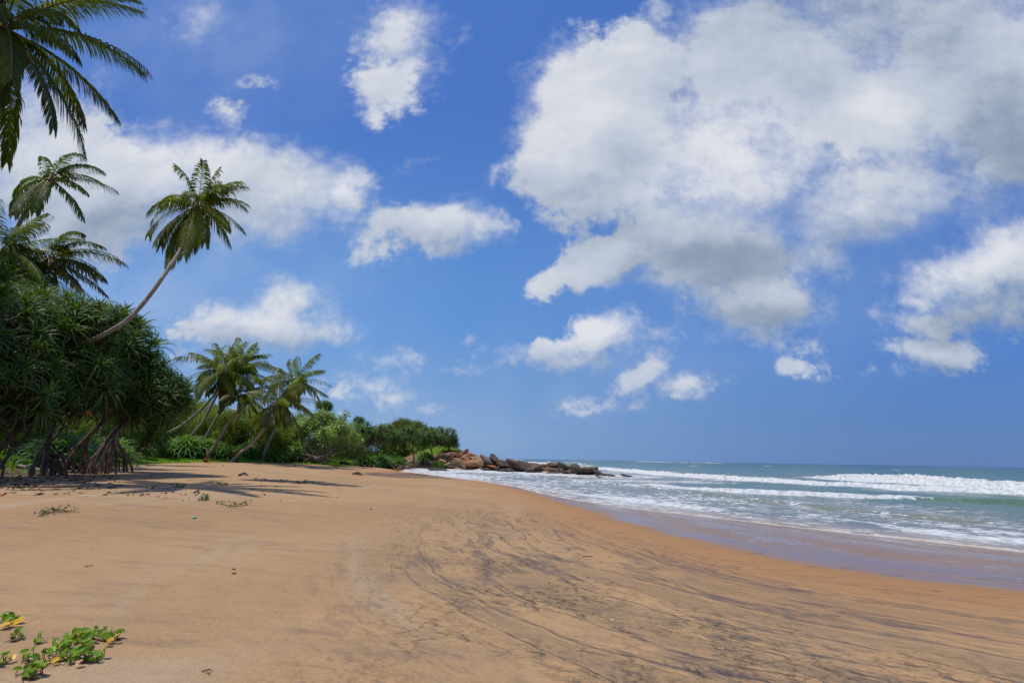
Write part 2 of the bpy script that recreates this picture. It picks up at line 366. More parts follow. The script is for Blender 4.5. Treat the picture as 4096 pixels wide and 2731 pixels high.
def make_mesh(name, V, q, t, mats, smooth=True, attrs=None):
    me = bpy.data.meshes.new(name)
    me.vertices.add(len(V)); me.vertices.foreach_set('co', np.asarray(V, np.float32).ravel())
    nl = len(q)*4+len(t)*3
    me.loops.add(nl); me.loops.foreach_set('vertex_index', np.concatenate([q.ravel(), t.ravel()]).astype(np.int32))
    st = np.concatenate([np.arange(len(q))*4, len(q)*4+np.arange(len(t))*3]).astype(np.int32)
    me.polygons.add(len(st)); me.polygons.foreach_set('loop_start', st)
    try: me.polygons.foreach_set('loop_total', np.concatenate([np.full(len(q), 4), np.full(len(t), 3)]).astype(np.int32))
    except Exception: pass
    for m in (mats if isinstance(mats, (list, tuple)) else [mats]): me.materials.append(m)
    me.polygons.foreach_set('use_smooth', np.full(len(st), smooth))
    for k, a in (attrs or {}).items():
        at = me.attributes.new(k, 'FLOAT', 'POINT'); at.data.foreach_set('value', np.asarray(a, np.float32))
    me.update(calc_edges=True); me.validate()
    return me
COL = SC.collection
def link(name, me, parent=None, loc=None):
    o = bpy.data.objects.new(name, me); COL.objects.link(o)
    if parent is not None: o.parent = parent
    if loc is not None: o.location = loc
    return o
def tag(o, label=None, cat=None, group=None, kind=None):
    if label: o['label'] = label
    if cat: o['category'] = cat
    if group: o['group'] = group
    if kind: o['kind'] = kind
    return o
def thing(name, label, cat, loc, group=None):
    return tag(link(name, None, None, tuple(loc)), label, cat, group)
def frame_dirs(P):
    P = np.asarray(P, float); T = np.gradient(P, axis=0); T /= np.linalg.norm(T, axis=1)[:, None]+1e-9
    ref = np.array([0.13, 0.31, 0.94]) if abs(T[:, 2].mean()) < 0.85 else np.array([1.0, 0.1, 0.05])
    A = np.cross(T, ref); A /= np.linalg.norm(A, axis=1)[:, None]+1e-9
    return T, A, np.cross(T, A)
def tube(mb, P, r, n=8, mi=0, tint=0.5, cap=True, wob=0.0, seed=0):
    P = np.asarray(P, float); r = np.zeros(len(P))+np.asarray(r, float)
    T, A, B = frame_dirs(P); a = np.linspace(0, 2*np.pi, n, endpoint=False)
    rr = r[:, None]*np.ones(n)[None]
    if wob: rr = rr*(1+wob*np.random.RandomState(seed).uniform(-1, 1, rr.shape))
    V = P[:, None]+rr[..., None]*(np.cos(a)[None, :, None]*A[:, None]+np.sin(a)[None, :, None]*B[:, None])
    m = len(P); i, j = np.meshgrid(np.arange(m-1), np.arange(n), indexing='ij'); j2 = (j+1) % n
    F = np.stack([i*n+j, i*n+j2, (i+1)*n+j2, (i+1)*n+j], -1).reshape(-1, 4)
    mb.add(V.reshape(-1, 3), F, mi, tint)
    if cap:
        for e, k in ((0, 0), (m-1, 1)):
            c = np.vstack([V[e], P[e][None]]); ii = np.arange(n)
            f = np.stack([(ii+1) % n, ii, np.full(n, n)], 1) if k == 0 else np.stack([ii, (ii+1) % n, np.full(n, n)], 1)
            mb.add(c, f, mi, tint)
def curve(pts, n=6): return np.array(smooth_poly(pts, n))

# ------------------------------------------------------------------ materials
def mat(name):
    m = bpy.data.materials.new(name); m.use_nodes = True
    t = NT(m.node_tree); b = t.n['Principled BSDF']; return m, t, b
def leaf_mat(name, c1, c2, trans=0.3, rough=0.45, spec=0.35, tcol=None):
    m, t, b = mat(name)
    f = t.attr('tint'); r = t.rnd()
    c = t.mix(f, c1, c2)
    c = t.hsv(c, t.add(0.5, t.mul(t.sub(r, .5), .03)), 1.0, t.add(0.8, t.mul(r, 0.4)))
    t.put(b.inputs['Base Color'], c); b.inputs['Roughness'].default_value = rough; b.inputs['Specular IOR Level'].default_value = spec
    tr = t.n.new('ShaderNodeBsdfTranslucent')
    t.put(tr.inputs[0], t.mix(1.0, c, tcol or (1.5, 1.6, 0.6, 1), 'MULTIPLY'))
    mx = t.n.new('ShaderNodeMixShader'); mx.inputs[0].default_value = trans
    t.l.new(b.outputs[0], mx.inputs[1]); t.l.new(tr.outputs[0], mx.inputs[2])
    t.l.new(mx.outputs[0], t.n['Material Output'].inputs[0])
    return m
def bark_mat(name, c1, c2, sc=6.0, ring=0.0, rough=0.9):
    m, t, b = mat(name)
    p = t.objco(); n = t.noise(t.vm('MULTIPLY', p, (1, 1, .5)), sc, 6, 0.65)
    h = n
    if ring:
        w = t.n.new('ShaderNodeTexWave'); w.wave_type = 'BANDS'; w.bands_direction = 'Z'; t.put(w.inputs[0], p)
        w.inputs['Scale'].default_value = ring; w.inputs['Distortion'].default_value = 2.5; w.inputs['Detail'].default_value = 3
        h = t.add(n, t.mul(w.outputs['Fac'], 0.35))
    t.put(b.inputs['Base Color'], t.mix(t.ss(h, .3, .95 if ring else .7), c1, c2)); b.inputs['Roughness'].default_value = rough
    b.inputs['Specular IOR Level'].default_value = 0.2
    t.put(b.inputs['Normal'], t.bump(h, 0.8, 0.05))
    return m
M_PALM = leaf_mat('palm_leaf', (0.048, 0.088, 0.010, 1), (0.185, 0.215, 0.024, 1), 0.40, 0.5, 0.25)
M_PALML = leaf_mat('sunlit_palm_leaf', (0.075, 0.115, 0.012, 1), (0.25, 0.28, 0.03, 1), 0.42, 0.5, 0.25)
M_PALMY = leaf_mat('palm_leaf_yellowing', (0.07, 0.10, 0.02, 1), (0.20, 0.19, 0.03, 1), 0.36, 0.42, 0.45)
M_RACH = leaf_mat('palm_midrib', (0.16, 0.14, 0.03, 1), (0.26, 0.19, 0.045, 1), 0.05, 0.45, 0.4)
M_DEAD = leaf_mat('dead_palm_leaf', (0.14, 0.055, 0.022, 1), (0.30, 0.12, 0.045, 1), 0.22, 0.7, 0.1, (1.1, 1.0, .8, 1))
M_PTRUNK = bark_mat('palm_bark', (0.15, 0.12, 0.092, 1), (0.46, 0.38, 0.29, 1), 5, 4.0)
M_PAND = leaf_mat('screw_pine_leaf', (0.045, 0.095, 0.016, 1), (0.15, 0.225, 0.038, 1), 0.30, 0.46, 0.28)
M_PANDD = leaf_mat('screw_pine_dead_leaf', (0.07, 0.045, 0.025, 1), (0.15, 0.10, 0.055, 1), 0.15, 0.8, 0.1, (1.1, 1, .8, 1))
M_PANDY = leaf_mat('screw_pine_young_leaf', (0.075, 0.17, 0.025, 1), (0.20, 0.34, 0.06, 1), 0.34, 0.45, 0.3)
M_PTRUNK_SHADE = bark_mat('shaded_palm_bark', (0.085, 0.066, 0.05, 1), (0.29, 0.23, 0.17, 1), 5, 4.0)  # darker copy of the palm bark, trunk shading put into its colour
M_BARK = bark_mat('screw_pine_bark', (0.075, 0.055, 0.042, 1), (0.24, 0.18, 0.135, 1), 5)
M_ROOT = bark_mat('prop_root_bark', (0.075, 0.05, 0.036, 1), (0.25, 0.17, 0.115, 1), 5)
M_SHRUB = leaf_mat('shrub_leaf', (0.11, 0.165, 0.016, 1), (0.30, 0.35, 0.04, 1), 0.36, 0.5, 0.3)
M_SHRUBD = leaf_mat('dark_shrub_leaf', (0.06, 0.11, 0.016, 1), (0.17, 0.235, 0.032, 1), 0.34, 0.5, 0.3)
M_ALM = leaf_mat('almond_leaf', (0.065, 0.13, 0.02, 1), (0.46, 0.55, 0.15, 1), 0.28, 0.45, 0.35)
M_ALMB = bark_mat('almond_bark', (0.11, 0.09, 0.07, 1), (0.30, 0.25, 0.20, 1), 3)
M_DOME = leaf_mat('dome_tree_leaf', (0.09, 0.13, 0.016, 1), (0.23, 0.27, 0.035, 1), 0.3, 0.5, 0.3)
M_GRASS = leaf_mat('grass_blade', (0.10, 0.20, 0.012, 1), (0.26, 0.40, 0.03, 1), 0.36, 0.5, 0.3)
M_WOOD = bark_mat('driftwood', (0.12, 0.09, 0.07, 1), (0.34, 0.28, 0.23, 1), 7)
M_WOODD = bark_mat('dark_driftwood', (0.03, 0.024, 0.02, 1), (0.11, 0.085, 0.07, 1), 7)
M_CREEP = leaf_mat('creeper_leaf', (0.075, 0.18, 0.010, 1), (0.26, 0.41, 0.03, 1), 0.30, 0.5, 0.2)
M_CREEPY = leaf_mat('creeper_yellow_leaf', (0.55, 0.27, 0.02, 1), (0.72, 0.46, 0.03, 1), 0.25, 0.4, 0.4, (1.1, 1, .6, 1))
M_STEM = bark_mat('creeper_stem', (0.10, 0.05, 0.035, 1), (0.22, 0.13, 0.07, 1), 20)
M_FRUIT = bark_mat('screw_pine_fruit', (0.42, 0.07, 0.02, 1), (0.62, 0.18, 0.04, 1), 16)
M_NUT = bark_mat('coconut_husk', (0.13, 0.14, 0.03, 1), (0.28, 0.22, 0.05, 1), 8)

def sand_material():
    m, t, b = mat('beach_sand')
    p = t.pos(); s = t.attr('sdist'); wd = t.attr('wdist'); gv = t.attr('gdist'); hl = t.attr('hill')
    x, y, z = t.sep(p)[:3]
    tt = t.add(t.mul(x, float(TDIR[0])), t.mul(y, float(TDIR[1])))
    st = t.comb(wd, tt, 0.0)
    big = t.noise(p, 0.16, 4, 0.55)
    fine = t.noise(p, 26.0, 4, 0.7)
    grain = t.noise(p, 160.0, 2, 0.6)
    # wind-blown patches, long across the beach
    wv = t.noise(t.vm('MULTIPLY', p, (0.55, 2.1, 1)), 0.8, 6, 0.62)
    wv2 = t.noise(t.vm('MULTIPLY', p, (1.1, 6.5, 1)), 1.1, 5, 0.65)
    tan = t.mix(t.ss(big, .35, .65), (0.395, 0.243, 0.122, 1), (0.46, 0.290, 0.148, 1))
    tan = t.mix(t.mul(t.ss(wv, .50, .72), .55), tan, (0.27, 0.185, 0.117, 1))
    tan = t.mix(t.mul(t.ss(wv2, .52, .75), .45), tan, (0.285, 0.192, 0.117, 1))
    # paler dry drifts running along the beach
    dr = t.noise(t.vm('MULTIPLY', st, (0.85, 0.10, 1)), 1.0, 4, 0.5)
    tan = t.mix(t.mul(t.ss(dr, .55, .68), .52), tan, (0.43, 0.315, 0.205, 1))
    pale = t.noise(t.vm('MULTIPLY', p, (0.7, 1.2, 1)), 0.7, 5, 0.55)
    tan = t.mix(t.mul(t.mul(t.ss(pale, .55, .75), t.ss(s, 15, 19)), .7), tan, (0.48, 0.385, 0.28, 1))
    # smooth damp orange band above the wash
    damp = t.mul(t.ss(t.add(wd, t.mul(t.sub(t.noise(st, .35, 4, .55), .5), 4.5)), 4.2, .6), 1.0)
    col = t.mix(damp, tan, (0.43, 0.236, 0.106, 1))
    # black mineral sand: thin lines along the wash marks plus broken blotches
    wp = t.vm('SCALE', t.vm('SUBTRACT', t.noise(t.vm('MULTIPLY', st, (.6, .30, 1)), 1.0, 4, .55, col=True), (.5, .5, .5)), sc=.85)
    sw = t.vm('ADD', st, wp)
    near = t.mul(t.ss(y, 22, 8, .10, 1), t.ss(x, -3.6, .2, .12, 1))
    feath = t.noise(t.vm('MULTIPLY', sw, (9.0, 1.6, 1)), 1.6, 5, .68)           # feathery break-up along the wash
    rag = t.ss(t.add(t.mul(feath, .6), t.mul(t.noise(p, 7.0, 4, .7), .4)), .40, .56)
    thk = t.noise(t.vm('MULTIPLY', st, (.7, .4, 1)), 1.0, 3, .5)
    l1 = t.noise(t.vm('MULTIPLY', sw, (1.5, 0.17, 1)), 1.0, 2.0, 0.45)
    line = t.ss(t.math('ABSOLUTE', t.sub(l1, 0.5)), t.ss(thk, .35, .7, .018, .062), 0.0)
    l2 = t.noise(t.vm('MULTIPLY', t.vm('ADD', sw, (9, 4, 2)), (2.6, 0.26, 1)), 1.0, 3, 0.5)
    line2 = t.ss(t.math('ABSOLUTE', t.sub(l2, 0.5)), t.ss(thk, .65, .35, .02, .07), 0.0)
    brk = t.ss(t.noise(t.vm('MULTIPLY', st, (1.8, .7, 1)), 1.0, 4, .6), .42, .60)
    blot = t.ss(t.add(t.mul(t.noise(t.vm('MULTIPLY', sw, (2.6, .8, 1)), 1.2, 5, 0.66), .72), t.mul(feath, .28)), 0.515, 0.60)
    patch = t.ss(t.noise(t.vm('MULTIPLY', st, (.40, .15, 1)), 1.0, 3, .5), .33, .52)
    fleck = t.ss(t.noise(t.vm('MULTIPLY', sw, (8.5, 2.6, 1)), 1.2, 4, .62), .555, .64)
    zone = t.mul(t.mul(t.ss(wd, .5, 1.8), t.ss(wd, 7.8, 5.6)), near)
    zone2 = t.mul(t.mul(t.ss(wd, 1.0, 2.2), t.ss(wd, 7.0, 5.2)), near)
    blk = t.math('MAXIMUM', t.mul(t.mul(line, zone2), t.add(.25, t.mul(rag, .75))), t.mul(t.mul(t.mul(line2, brk), rag), zone))
    blk = t.math('MAXIMUM', blk, t.mul(t.mul(t.mul(blot, patch), zone), t.add(.4, t.mul(rag, .6))))
    blk = t.math('MAXIMUM', blk, t.mul(t.mul(t.mul(fleck, patch), zone), .55))
    # wash lines across the damp band
    cr = t.noise(t.vm('MULTIPLY', t.vm('ADD', p, wp), (0.45, 3.0, 1)), 1.0, 3, .5)
    crl = t.mul(t.ss(t.math('ABSOLUTE', t.sub(cr, .5)), .018, 0.0), t.mul(t.ss(wd, -3.5, -.5), t.ss(wd, 5.5, 2.0)))
    blk = t.math('MAXIMUM', blk, t.mul(t.mul(crl, brk), .8))
    # faint grey specks everywhere else
    sp = t.mul(t.ss(t.noise(t.vm('MULTIPLY', p, (.8, 3.0, 1)), 1.3, 6, .68), .545, .72), t.ss(s, 6, 11))
    blk = t.math('MAXIMUM', blk, t.mul(sp, .40))
    col = t.mix(t.mul(blk, .76), col, (0.085, 0.08, 0.085, 1))
    col = t.mix(t.mul(t.mul(zone2, t.ss(l1, .52, .60)), .5), col, (0.25, 0.175, 0.105, 1))
    col = t.mix(1.0, col, t.mix(fine, (.86, .86, .86, 1), (1.12, 1.12, 1.12, 1)), 'MULTIPLY')
    col = t.mix(1.0, col, t.mix(grain, (.88, .88, .88, 1), (1.1, 1.1, 1.1, 1)), 'MULTIPLY')
    # wet
    wn = t.add(wd, t.mul(t.sub(t.noise(st, .45, 5, .6), .5), 1.6))
    wet = t.ss(wn, 0.55, -0.35)
    wcol = t.mix(1.0, col, (0.74, 0.74, 0.70, 1), 'MULTIPLY')
    swl = t.noise(t.vm('MULTIPLY', t.vm('ADD', st, t.vm('SCALE', wp, sc=1.6)), (.8, .12, 1)), 1.0, 3, .5)
    swl = t.mul(t.mul(t.ss(t.math('ABSOLUTE', t.sub(swl, .5)), .03, 0.0), t.ss(t.noise(p, 6.0, 5, .7), .50, .62)), t.ss(wd, -.6, -1.6))
    wcol = t.mix(t.mul(swl, .8), wcol, (0.62, 0.56, 0.52, 1))
    col = t.mix(wet, col, wcol)
    col = t.mix(t.mul(t.ss(wn, 2.2, 0.2), .35), col, t.mix(1.0, col, (.75, .66, .6, 1), 'MULTIPLY'))
    # leaf mould and turf at the back, red earth on the headland
    gn = t.add(gv, t.mul(t.sub(t.noise(p, .9, 5, .6), .5), 2.6))
    turf = t.mix(t.ss(t.noise(p, 1.3, 4, .6), .35, .65), (0.09, 0.16, 0.018, 1), (0.17, 0.22, 0.04, 1))
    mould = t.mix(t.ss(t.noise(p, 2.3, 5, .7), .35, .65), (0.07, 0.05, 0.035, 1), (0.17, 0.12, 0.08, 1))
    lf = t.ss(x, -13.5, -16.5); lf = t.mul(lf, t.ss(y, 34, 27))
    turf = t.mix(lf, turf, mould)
    earth = t.mix(t.ss(t.noise(p, .5, 5, .65), .35, .65), (0.13, 0.075, 0.045, 1), (0.30, 0.17, 0.095, 1))
    earth = t.mix(t.ss(t.add(z, t.mul(t.sub(t.noise(p, .8, 4, .6), .5), 1.6)), 1.7, .7), earth, (0.05, 0.038, 0.032, 1))
    col = t.mix(t.ss(hl, .05, .35), col, earth)
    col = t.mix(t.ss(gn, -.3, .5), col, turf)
    b.inputs['Specular IOR Level'].default_value = 0.25
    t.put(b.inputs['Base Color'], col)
    t.put(b.inputs['Roughness'], t.mix(wet, (.92, .92, .92, 1), t.mix(t.ss(t.noise(t.vm('MULTIPLY', st, (.8, .25, 1)), 1.0, 5, .6), .35, .68), (.10, .10, .10, 1), (.34, .34, .34, 1))))
    t.put(b.inputs['Specular IOR Level'], t.mix(wet, (.18, .18, .18, 1), (.34, .34, .34, 1)))
    b.inputs['IOR'].default_value = 1.36
    # relief: ripples, pocks, grains
    rip = t.noise(t.vm('MULTIPLY', p, (1.3, 5.0, 1)), 1.5, 4, .55)
    lump = t.noise(t.vm('MULTIPLY', p, (1.0, 1.6, 1)), 5.0, 2.5, .5)
    lump = t.ss(lump, .30, .66)
    rough_zone = t.mul(t.ss(wd, 2.6, 4.4), t.ss(wd, 10, 6.2))
    rough_zone = t.mul(rough_zone, t.ss(t.noise(p, .9, 3, .5), .36, .60))
    rough_zone = t.mul(rough_zone, t.ss(x, -2.2, .6))
    steps = t.noise(t.vm('MULTIPLY', p, (1.0, 1.3, 1)), 1.9, 2, .45)
    h = t.add(t.mul(rip, .85), t.mul(t.mul(lump, rough_zone), 2.0))
    h = t.add(h, t.mul(t.ss(steps, .26, .50), .30))
    h = t.add(h, t.add(t.mul(fine, .30), t.mul(grain, .07)))
    h = t.sub(h, t.mul(t.mul(line, zone2), .25))
    t.put(b.inputs['Normal'], t.bump(h, t.ss(wet, 0, 1, .75, .03), 0.07))
    return m
M_SAND = sand_material()

def sea_material():
    m, t, b = mat('sea_water')
    p = t.pos(); s = t.attr('sdist'); fo = t.attr('foam'); x, y, z = t.sep(p)[:3]
    tt = t.add(t.mul(x, float(TDIR[0])), t.mul(y, float(TDIR[1])))
    st = t.comb(s, tt, 0.0); off = t.mul(s, -1.0)
    big = t.noise(t.vm('MULTIPLY', st, (.10, .03, 1)), 1.0, 4, .55)
    off = t.add(off, t.mul(t.sub(big, .5), 14))
    c = t.mix(t.ss(off, 0.2, 5), (0.34, 0.245, 0.155, 1), (0.19, 0.20, 0.155, 1))
    c = t.mix(t.ss(off, 5, 22), c, (0.100, 0.158, 0.118, 1))
    c = t.mix(t.ss(off, 22, 95), c, (0.036, 0.104, 0.082, 1))
    c = t.mix(t.ss(off, 110, 420), c, (0.020, 0.066, 0.085, 1))
    c = t.mix(t.ss(off, 500, 1600), c, (0.012, 0.040, 0.115, 1))
    c = t.mix(t.mul(t.ss(z, .10, .42), t.ss(fo, .8, .2)), c, (0.10, 0.20, 0.10, 1))
    patch = t.ss(t.noise(t.vm('MULTIPLY', st, (.055, .012, 1)), 1.0, 3, .5), .4, .65)
    c = t.mix(t.mul(t.mul(patch, t.ss(off, 12, 30)), .4), c, (0.10, 0.20, 0.14, 1))
    # lace of foam
    wp = t.vm('SCALE', t.vm('SUBTRACT', t.noise(p, .7, 4, .6, col=True), (.5, .5, .5)), sc=1.7)
    q = t.vm('ADD', st, wp)
    lace = t.voro(t.vm('MULTIPLY', q, (1.5, .5, 1)), 1.0, 'DISTANCE_TO_EDGE')
    lace2 = t.voro(t.vm('MULTIPLY', q, (3.2, 1.7, 1)), 1.0, 'DISTANCE_TO_EDGE')
    lace = t.sub(1.0, t.math('MINIMUM', 1.0, t.mul(lace, 3.0))); lace2 = t.sub(1.0, t.math('MINIMUM', 1.0, t.mul(lace2, 3.2)))
    nz = t.noise(t.vm('MULTIPLY', st, (1.0, .38, 1)), 1.1, 6, .66)
    nf = t.noise(p, 5.5, 5, .7)
    dens = t.add(t.add(t.mul(lace, .30), t.mul(lace2, .16)), t.add(t.mul(nz, .45), t.mul(nf, .30)))
    th = t.math('SUBTRACT', 1.02, t.mul(fo, .80))
    fm = t.ss(t.sub(dens, th), -0.03, 0.09)
    fcol = t.mix(t.ss(t.noise(p, 3, 4, .6), .3, .7), (0.44, 0.46, 0.45, 1), (0.72, 0.73, 0.73, 1))
    fcol = t.mix(t.mul(t.ss(s, -1.2, .1), t.ss(nf, .4, .6)), fcol, (0.60, 0.44, 0.28, 1))
    t.put(b.inputs['Base Color'], t.mix(fm, c, fcol))
    t.put(b.inputs['Roughness'], t.mix(fm, (.16, .16, .16, 1), (.85, .85, .85, 1)))
    b.inputs['IOR'].default_value = 1.33
    t.put(b.inputs['Specular IOR Level'], t.mix(fm, t.mix(t.ss(off, 30, 200), (.28, .28, .28, 1), (.10, .10, .10, 1)), (.1, .1, .1, 1)))
    w1 = t.noise(t.vm('MULTIPLY', st, (1.5, .6, 1)), 1.0, 5, .6)
    w2 = t.noise(t.vm('MULTIPLY', st, (.16, .05, 1)), 1.0, 4, .6)
    far = t.ss(off, 20, 150)
    h = t.add(t.mul(w1, t.ss(off, 0, 10, .08, .5)), t.mul(t.mul(w2, far), 5.0))
    h = t.add(h, t.mul(fm, t.mul(nf, .25)))
    t.put(b.inputs['Normal'], t.bump(h, .75, .5))
    return m
M_SEA = sea_material()

# ------------------------------------------------------------------ ground and sea sheets (polar grids, finest near the eye)
def polar(radii, angs):
    a, r = np.meshgrid(angs, radii)
    X = r*np.sin(a); Y = r*np.cos(a); n = len(angs)
    i, j = np.meshgrid(np.arange(len(radii)-1), np.arange(n-1), indexing='ij')
    F = np.stack([i*n+j, i*n+j+1, (i+1)*n+j+1, (i+1)*n+j], -1).reshape(-1, 4)
    return X.ravel(), Y.ravel(), F[:, ::-1]
def compact(V, F, attrs):
    used = np.zeros(len(V), bool); used[F.ravel()] = True
    idx = np.cumsum(used)-1
    return V[used], idx[F], {k: a[used] for k, a in attrs.items()}
def geo(r0, r1, q): return r0*q**np.arange(int(math.log(r1/r0)/math.log(q))+2)

fine = np.arange(-52, 52.01, 0.16)
ang = np.radians(np.concatenate([np.arange(-180, -52, 2.5), fine, np.arange(54, 180.1, 2.25)])); ang[-1] = math.pi
X, Y, F = polar(np.concatenate([[0.02, .3, .6, .9], geo(1.2, 170, 1.0085), geo(172, 430, 1.06)]), ang)
Z, S_, WD, GV, HL = terrain(X, Y)
dist = np.hypot(X, Y)
Z = Z+relief(X, Y, S_, WD)
keep = (Z[F].max(1) > -1.6)
V, F2, AT = compact(np.stack([X, Y, Z], 1), F[keep], dict(sdist=S_, wdist=WD, gdist=GV, hill=HL))
g = link('beach_ground', make_mesh('beach_ground', V, F2, np.zeros((0, 3), int), M_SAND, True, AT))
tag(g, kind='structure')

# waves: foot line in the picture's frame, laid on the water plane; height in metres along it
WAVES = [  # feet (px), heights, crest distance behind the foot, back slope length, foam depth in front/behind
    ([(2290, 1864), (2400, 1876), (2520, 1889), (2640, 1900), (2900, 1917), (3150, 1930), (3450, 1949), (3800, 1968), (4096, 1982), (4700, 2010)],
     [.2, .42, .5, .5, .42, .32, .34, .38, .38, .3], 0.8, 2.6, [.8, 1, 1, .95, .85, .8, .85, .9, .9, .9]),
    ([(3180, 1905), (3300, 1914), (3450, 1924), (3650, 1936), (3900, 1952), (4096, 1963), (4700, 1990)],
     [.0, .55, .85, .9, .72, .68, .65], 1.5, 5.0, [.5, .75, .85, 1, .9, .9, .9]),
    ([(2540, 1938), (2600, 1945), (2700, 1958), (2900, 1971), (3200, 1984), (3560, 1994), (3800, 2006), (4096, 2016), (4600, 2040)],
     [.0, .22, .27, .28, .25, .2, .24, .26, .26], 0.5, 2.2, [1, 1, 1, 1, 1, .75, .25, .15, .1]),
    ([(1690, 1886), (1780, 1889), (1900, 1888), (2050, 1893), (2130, 1897)], [.05, .16, .20, .16, .0], 0.6, 2.0, [.8, .9, .8, .55, .2]),
    ([(1960, 1849), (2060, 1853), (2180, 1861), (2290, 1864), (2380, 1867)], [.2, .7, 1.1, 1.0, .4], 1.5, 5.0, [.3, .6, 1, .9, .5]),
    ([(2040, 1906), (2300, 1925), (2560, 1946), (2900, 1990), (3300, 2035), (3700, 2075), (4096, 2105)], [.0, .10, .13, .13, .12, .12, .1], 0.5, 2.2, [.3, .45, .45, .3, .35, .3, .3]),
    ([(3560, 2115), (3700, 2130), (3850, 2148), (4096, 2170), (4400, 2200)], [.0, .14, .13, .12, .1], 0.35, 0.9, [.3, .95, .9, .8, .6]),
    ([(2150, 1960), (2300, 1978), (2500, 1997), (2700, 2022), (2950, 2056)], [.0, .14, .15, .13, .0], 0.4, 1.2, [.5, .85, .8, .7, .4]),
]
sfine = np.radians(np.arange(-14, 52.01, 0.115))
sang = np.concatenate([np.radians(np.arange(-34, -14, .6)), sfine, np.radians(np.arange(53, 130, 3.0))])
X, Y, F = polar(np.concatenate([geo(7, 125, 1.0048), geo(126, 30000, 1.028), [60000]]), sang)
ZG, S_, WD, GV, HL = terrain(X, Y)
N = fbm(X*.9, Y*.9, 3., 4); NF = fbm(X*3.1, Y*3.1, 8., 3); NL = fbm(X*.11, Y*.11, 21., 3)
off = -S_; dist = np.hypot(X, Y)
foam = np.zeros_like(X)
# gentle swell and chop
Z = 0.06*np.sin(off*.55+1.6*NL*3)*sst(6, 20, off)*sst(400, 120, dist)+0.05*N*sst(3, 12, off)*sst(300, 100, dist)+0.02*NF*sst(2, 8, off)
for feet, H, wf, wb, fq in WAVES:
    pts = XY([tuple(q) for q in smooth_poly(feet, 4)], 0.0)
    d, T = line_sd(X, Y, pts)
    tk = np.linspace(0, 1, len(feet))
    # parameters of the given feet along the arc
    arc = np.array([0]+[np.hypot(pts[i+1][0]-pts[i][0], pts[i+1][1]-pts[i][1]) for i in range(len(pts)-1)]).cumsum(); arc /= arc[-1]
    tk = arc[::4][:len(feet)]
    Hh = np.interp(T, tk, H); Fq = np.interp(T, tk, fq if isinstance(fq, list) else [fq]*len(feet))
    endm = sst(0.0, .03, T)*sst(1.0, .97, T)
    d = d+wf*(0.42*N+.20*NF)
    e = d-wf
    prof = np.where(e > 0, np.exp(-(e/wb)**2), np.exp(-(e/(wf*.62))**2))
    lump = 1+(.28*N+.30*NF)*sst(.3, .8, Fq)
    Z = Z*(1-.7*prof*endm)+Hh*prof*endm*lump
    fz = sst(-wf*.55, -wf*.1, d)*sst(wf*1.25+wb*.32, wf*1.1, d)
    tr = np.exp(-np.maximum(0, -d)/(wf*3.0+1.2))*.50*(d < wf)+np.exp(-np.maximum(0, e)/(wb*1.2))*.40*(e > 0)
    foam = np.maximum(foam, endm*np.maximum(fz*Fq*np.clip(1.02+.22*N+.2*NF, .82, 1.2), tr*Fq*(1.1+.5*N)))
# the wash on the sand
t_ = X*TDIR[0]+Y*TDIR[1]
edge = 0.55*fbm(t_*.13, t_*0, 31., 3)+.25*fbm(t_*.6, t_*0+4, 37., 3)
e = off-edge
near = sst(45, 62, Y)     # stronger towards the cove
fr = np.clip(np.exp(-np.maximum(e, 0)/(1.0+.8*near))*1.0, 0, 1)*(.78+.22*near)
fl = (.50+.20*NL+.20*N)*sst(15, 3, e)+.12*near*sst(8, 3, e)
foam = np.maximum(foam, np.where(e > -.3, np.maximum(fr, fl), 0))
foam = np.maximum(foam, .38*sst(34, 12, off)*(1+.7*NL+.25*N))
foam = np.maximum(foam, .28*(1+NL+.3*N)*sst(75, 25, off))
rk = sst(5.0, .5, off)*(Y > 60)*(X > -16)*(np.hypot(X+14, Y-80) > 3)
foam = np.maximum(foam, .62*rk*sst(-.25, .3, N+.25*NF))
# broken water over the outer reef and scattered white caps
for a, bb, D0, w, q in ((2580, 2680, 900, 26, .95), (2720, 2810, 820, 22, .9), (2840, 2910, 800, 18, .85), (2005, 2060, 700, 22, .9), (2270, 2310, 330, 5, .85), (2900, 2950, 330, 3, .7), (3060, 3090, 300, 2.5, .7), (3560, 3590, 210, 1.6, .65), (2380, 2460, 150, 2.0, .55), (3380, 3410, 420, 4, .6), (2760, 2790, 220, 2, .6)):
    A = at_depth(a, 1800, D0)[:2]; Bq = at_depth(bb, 1800, D0*1.0)[:2]
    d, T = line_sd(X, Y, [tuple(A), tuple(Bq)])
    dd = np.abs(d)
    foam = np.maximum(foam, q*sst(w, w*.3, dd+w*.4*N)*1.05)
    Z = Z+np.where(dd < w*1.5, .0022*D0*sst(w*1.3, 0, dd)*(.7+.5*N), 0)
film = ZG+np.where(e > 0, .004+.05*(1-np.exp(-e/1.2)), e*.25)
Z = np.where(off < 9, np.maximum(film*sst(9, 4, off)+Z*(1-sst(9, 4, off)), np.where(e > 1.0, Z*sst(.5, 6, e)+ZG*(1-sst(.5, 6, e))+.01, -9)), Z)
Z = np.where(e < 0, ZG+e*.25, Z)
keep = (off[F].max(1) > -2.0)
V, F2, AT = compact(np.stack([X, Y, Z], 1), F[keep], dict(sdist=S_, foam=np.clip(foam, 0, 1.15)))
g = link('sea', make_mesh('sea', V, F2, np.zeros((0, 3), int), M_SEA, True, AT)); tag(g, kind='structure')
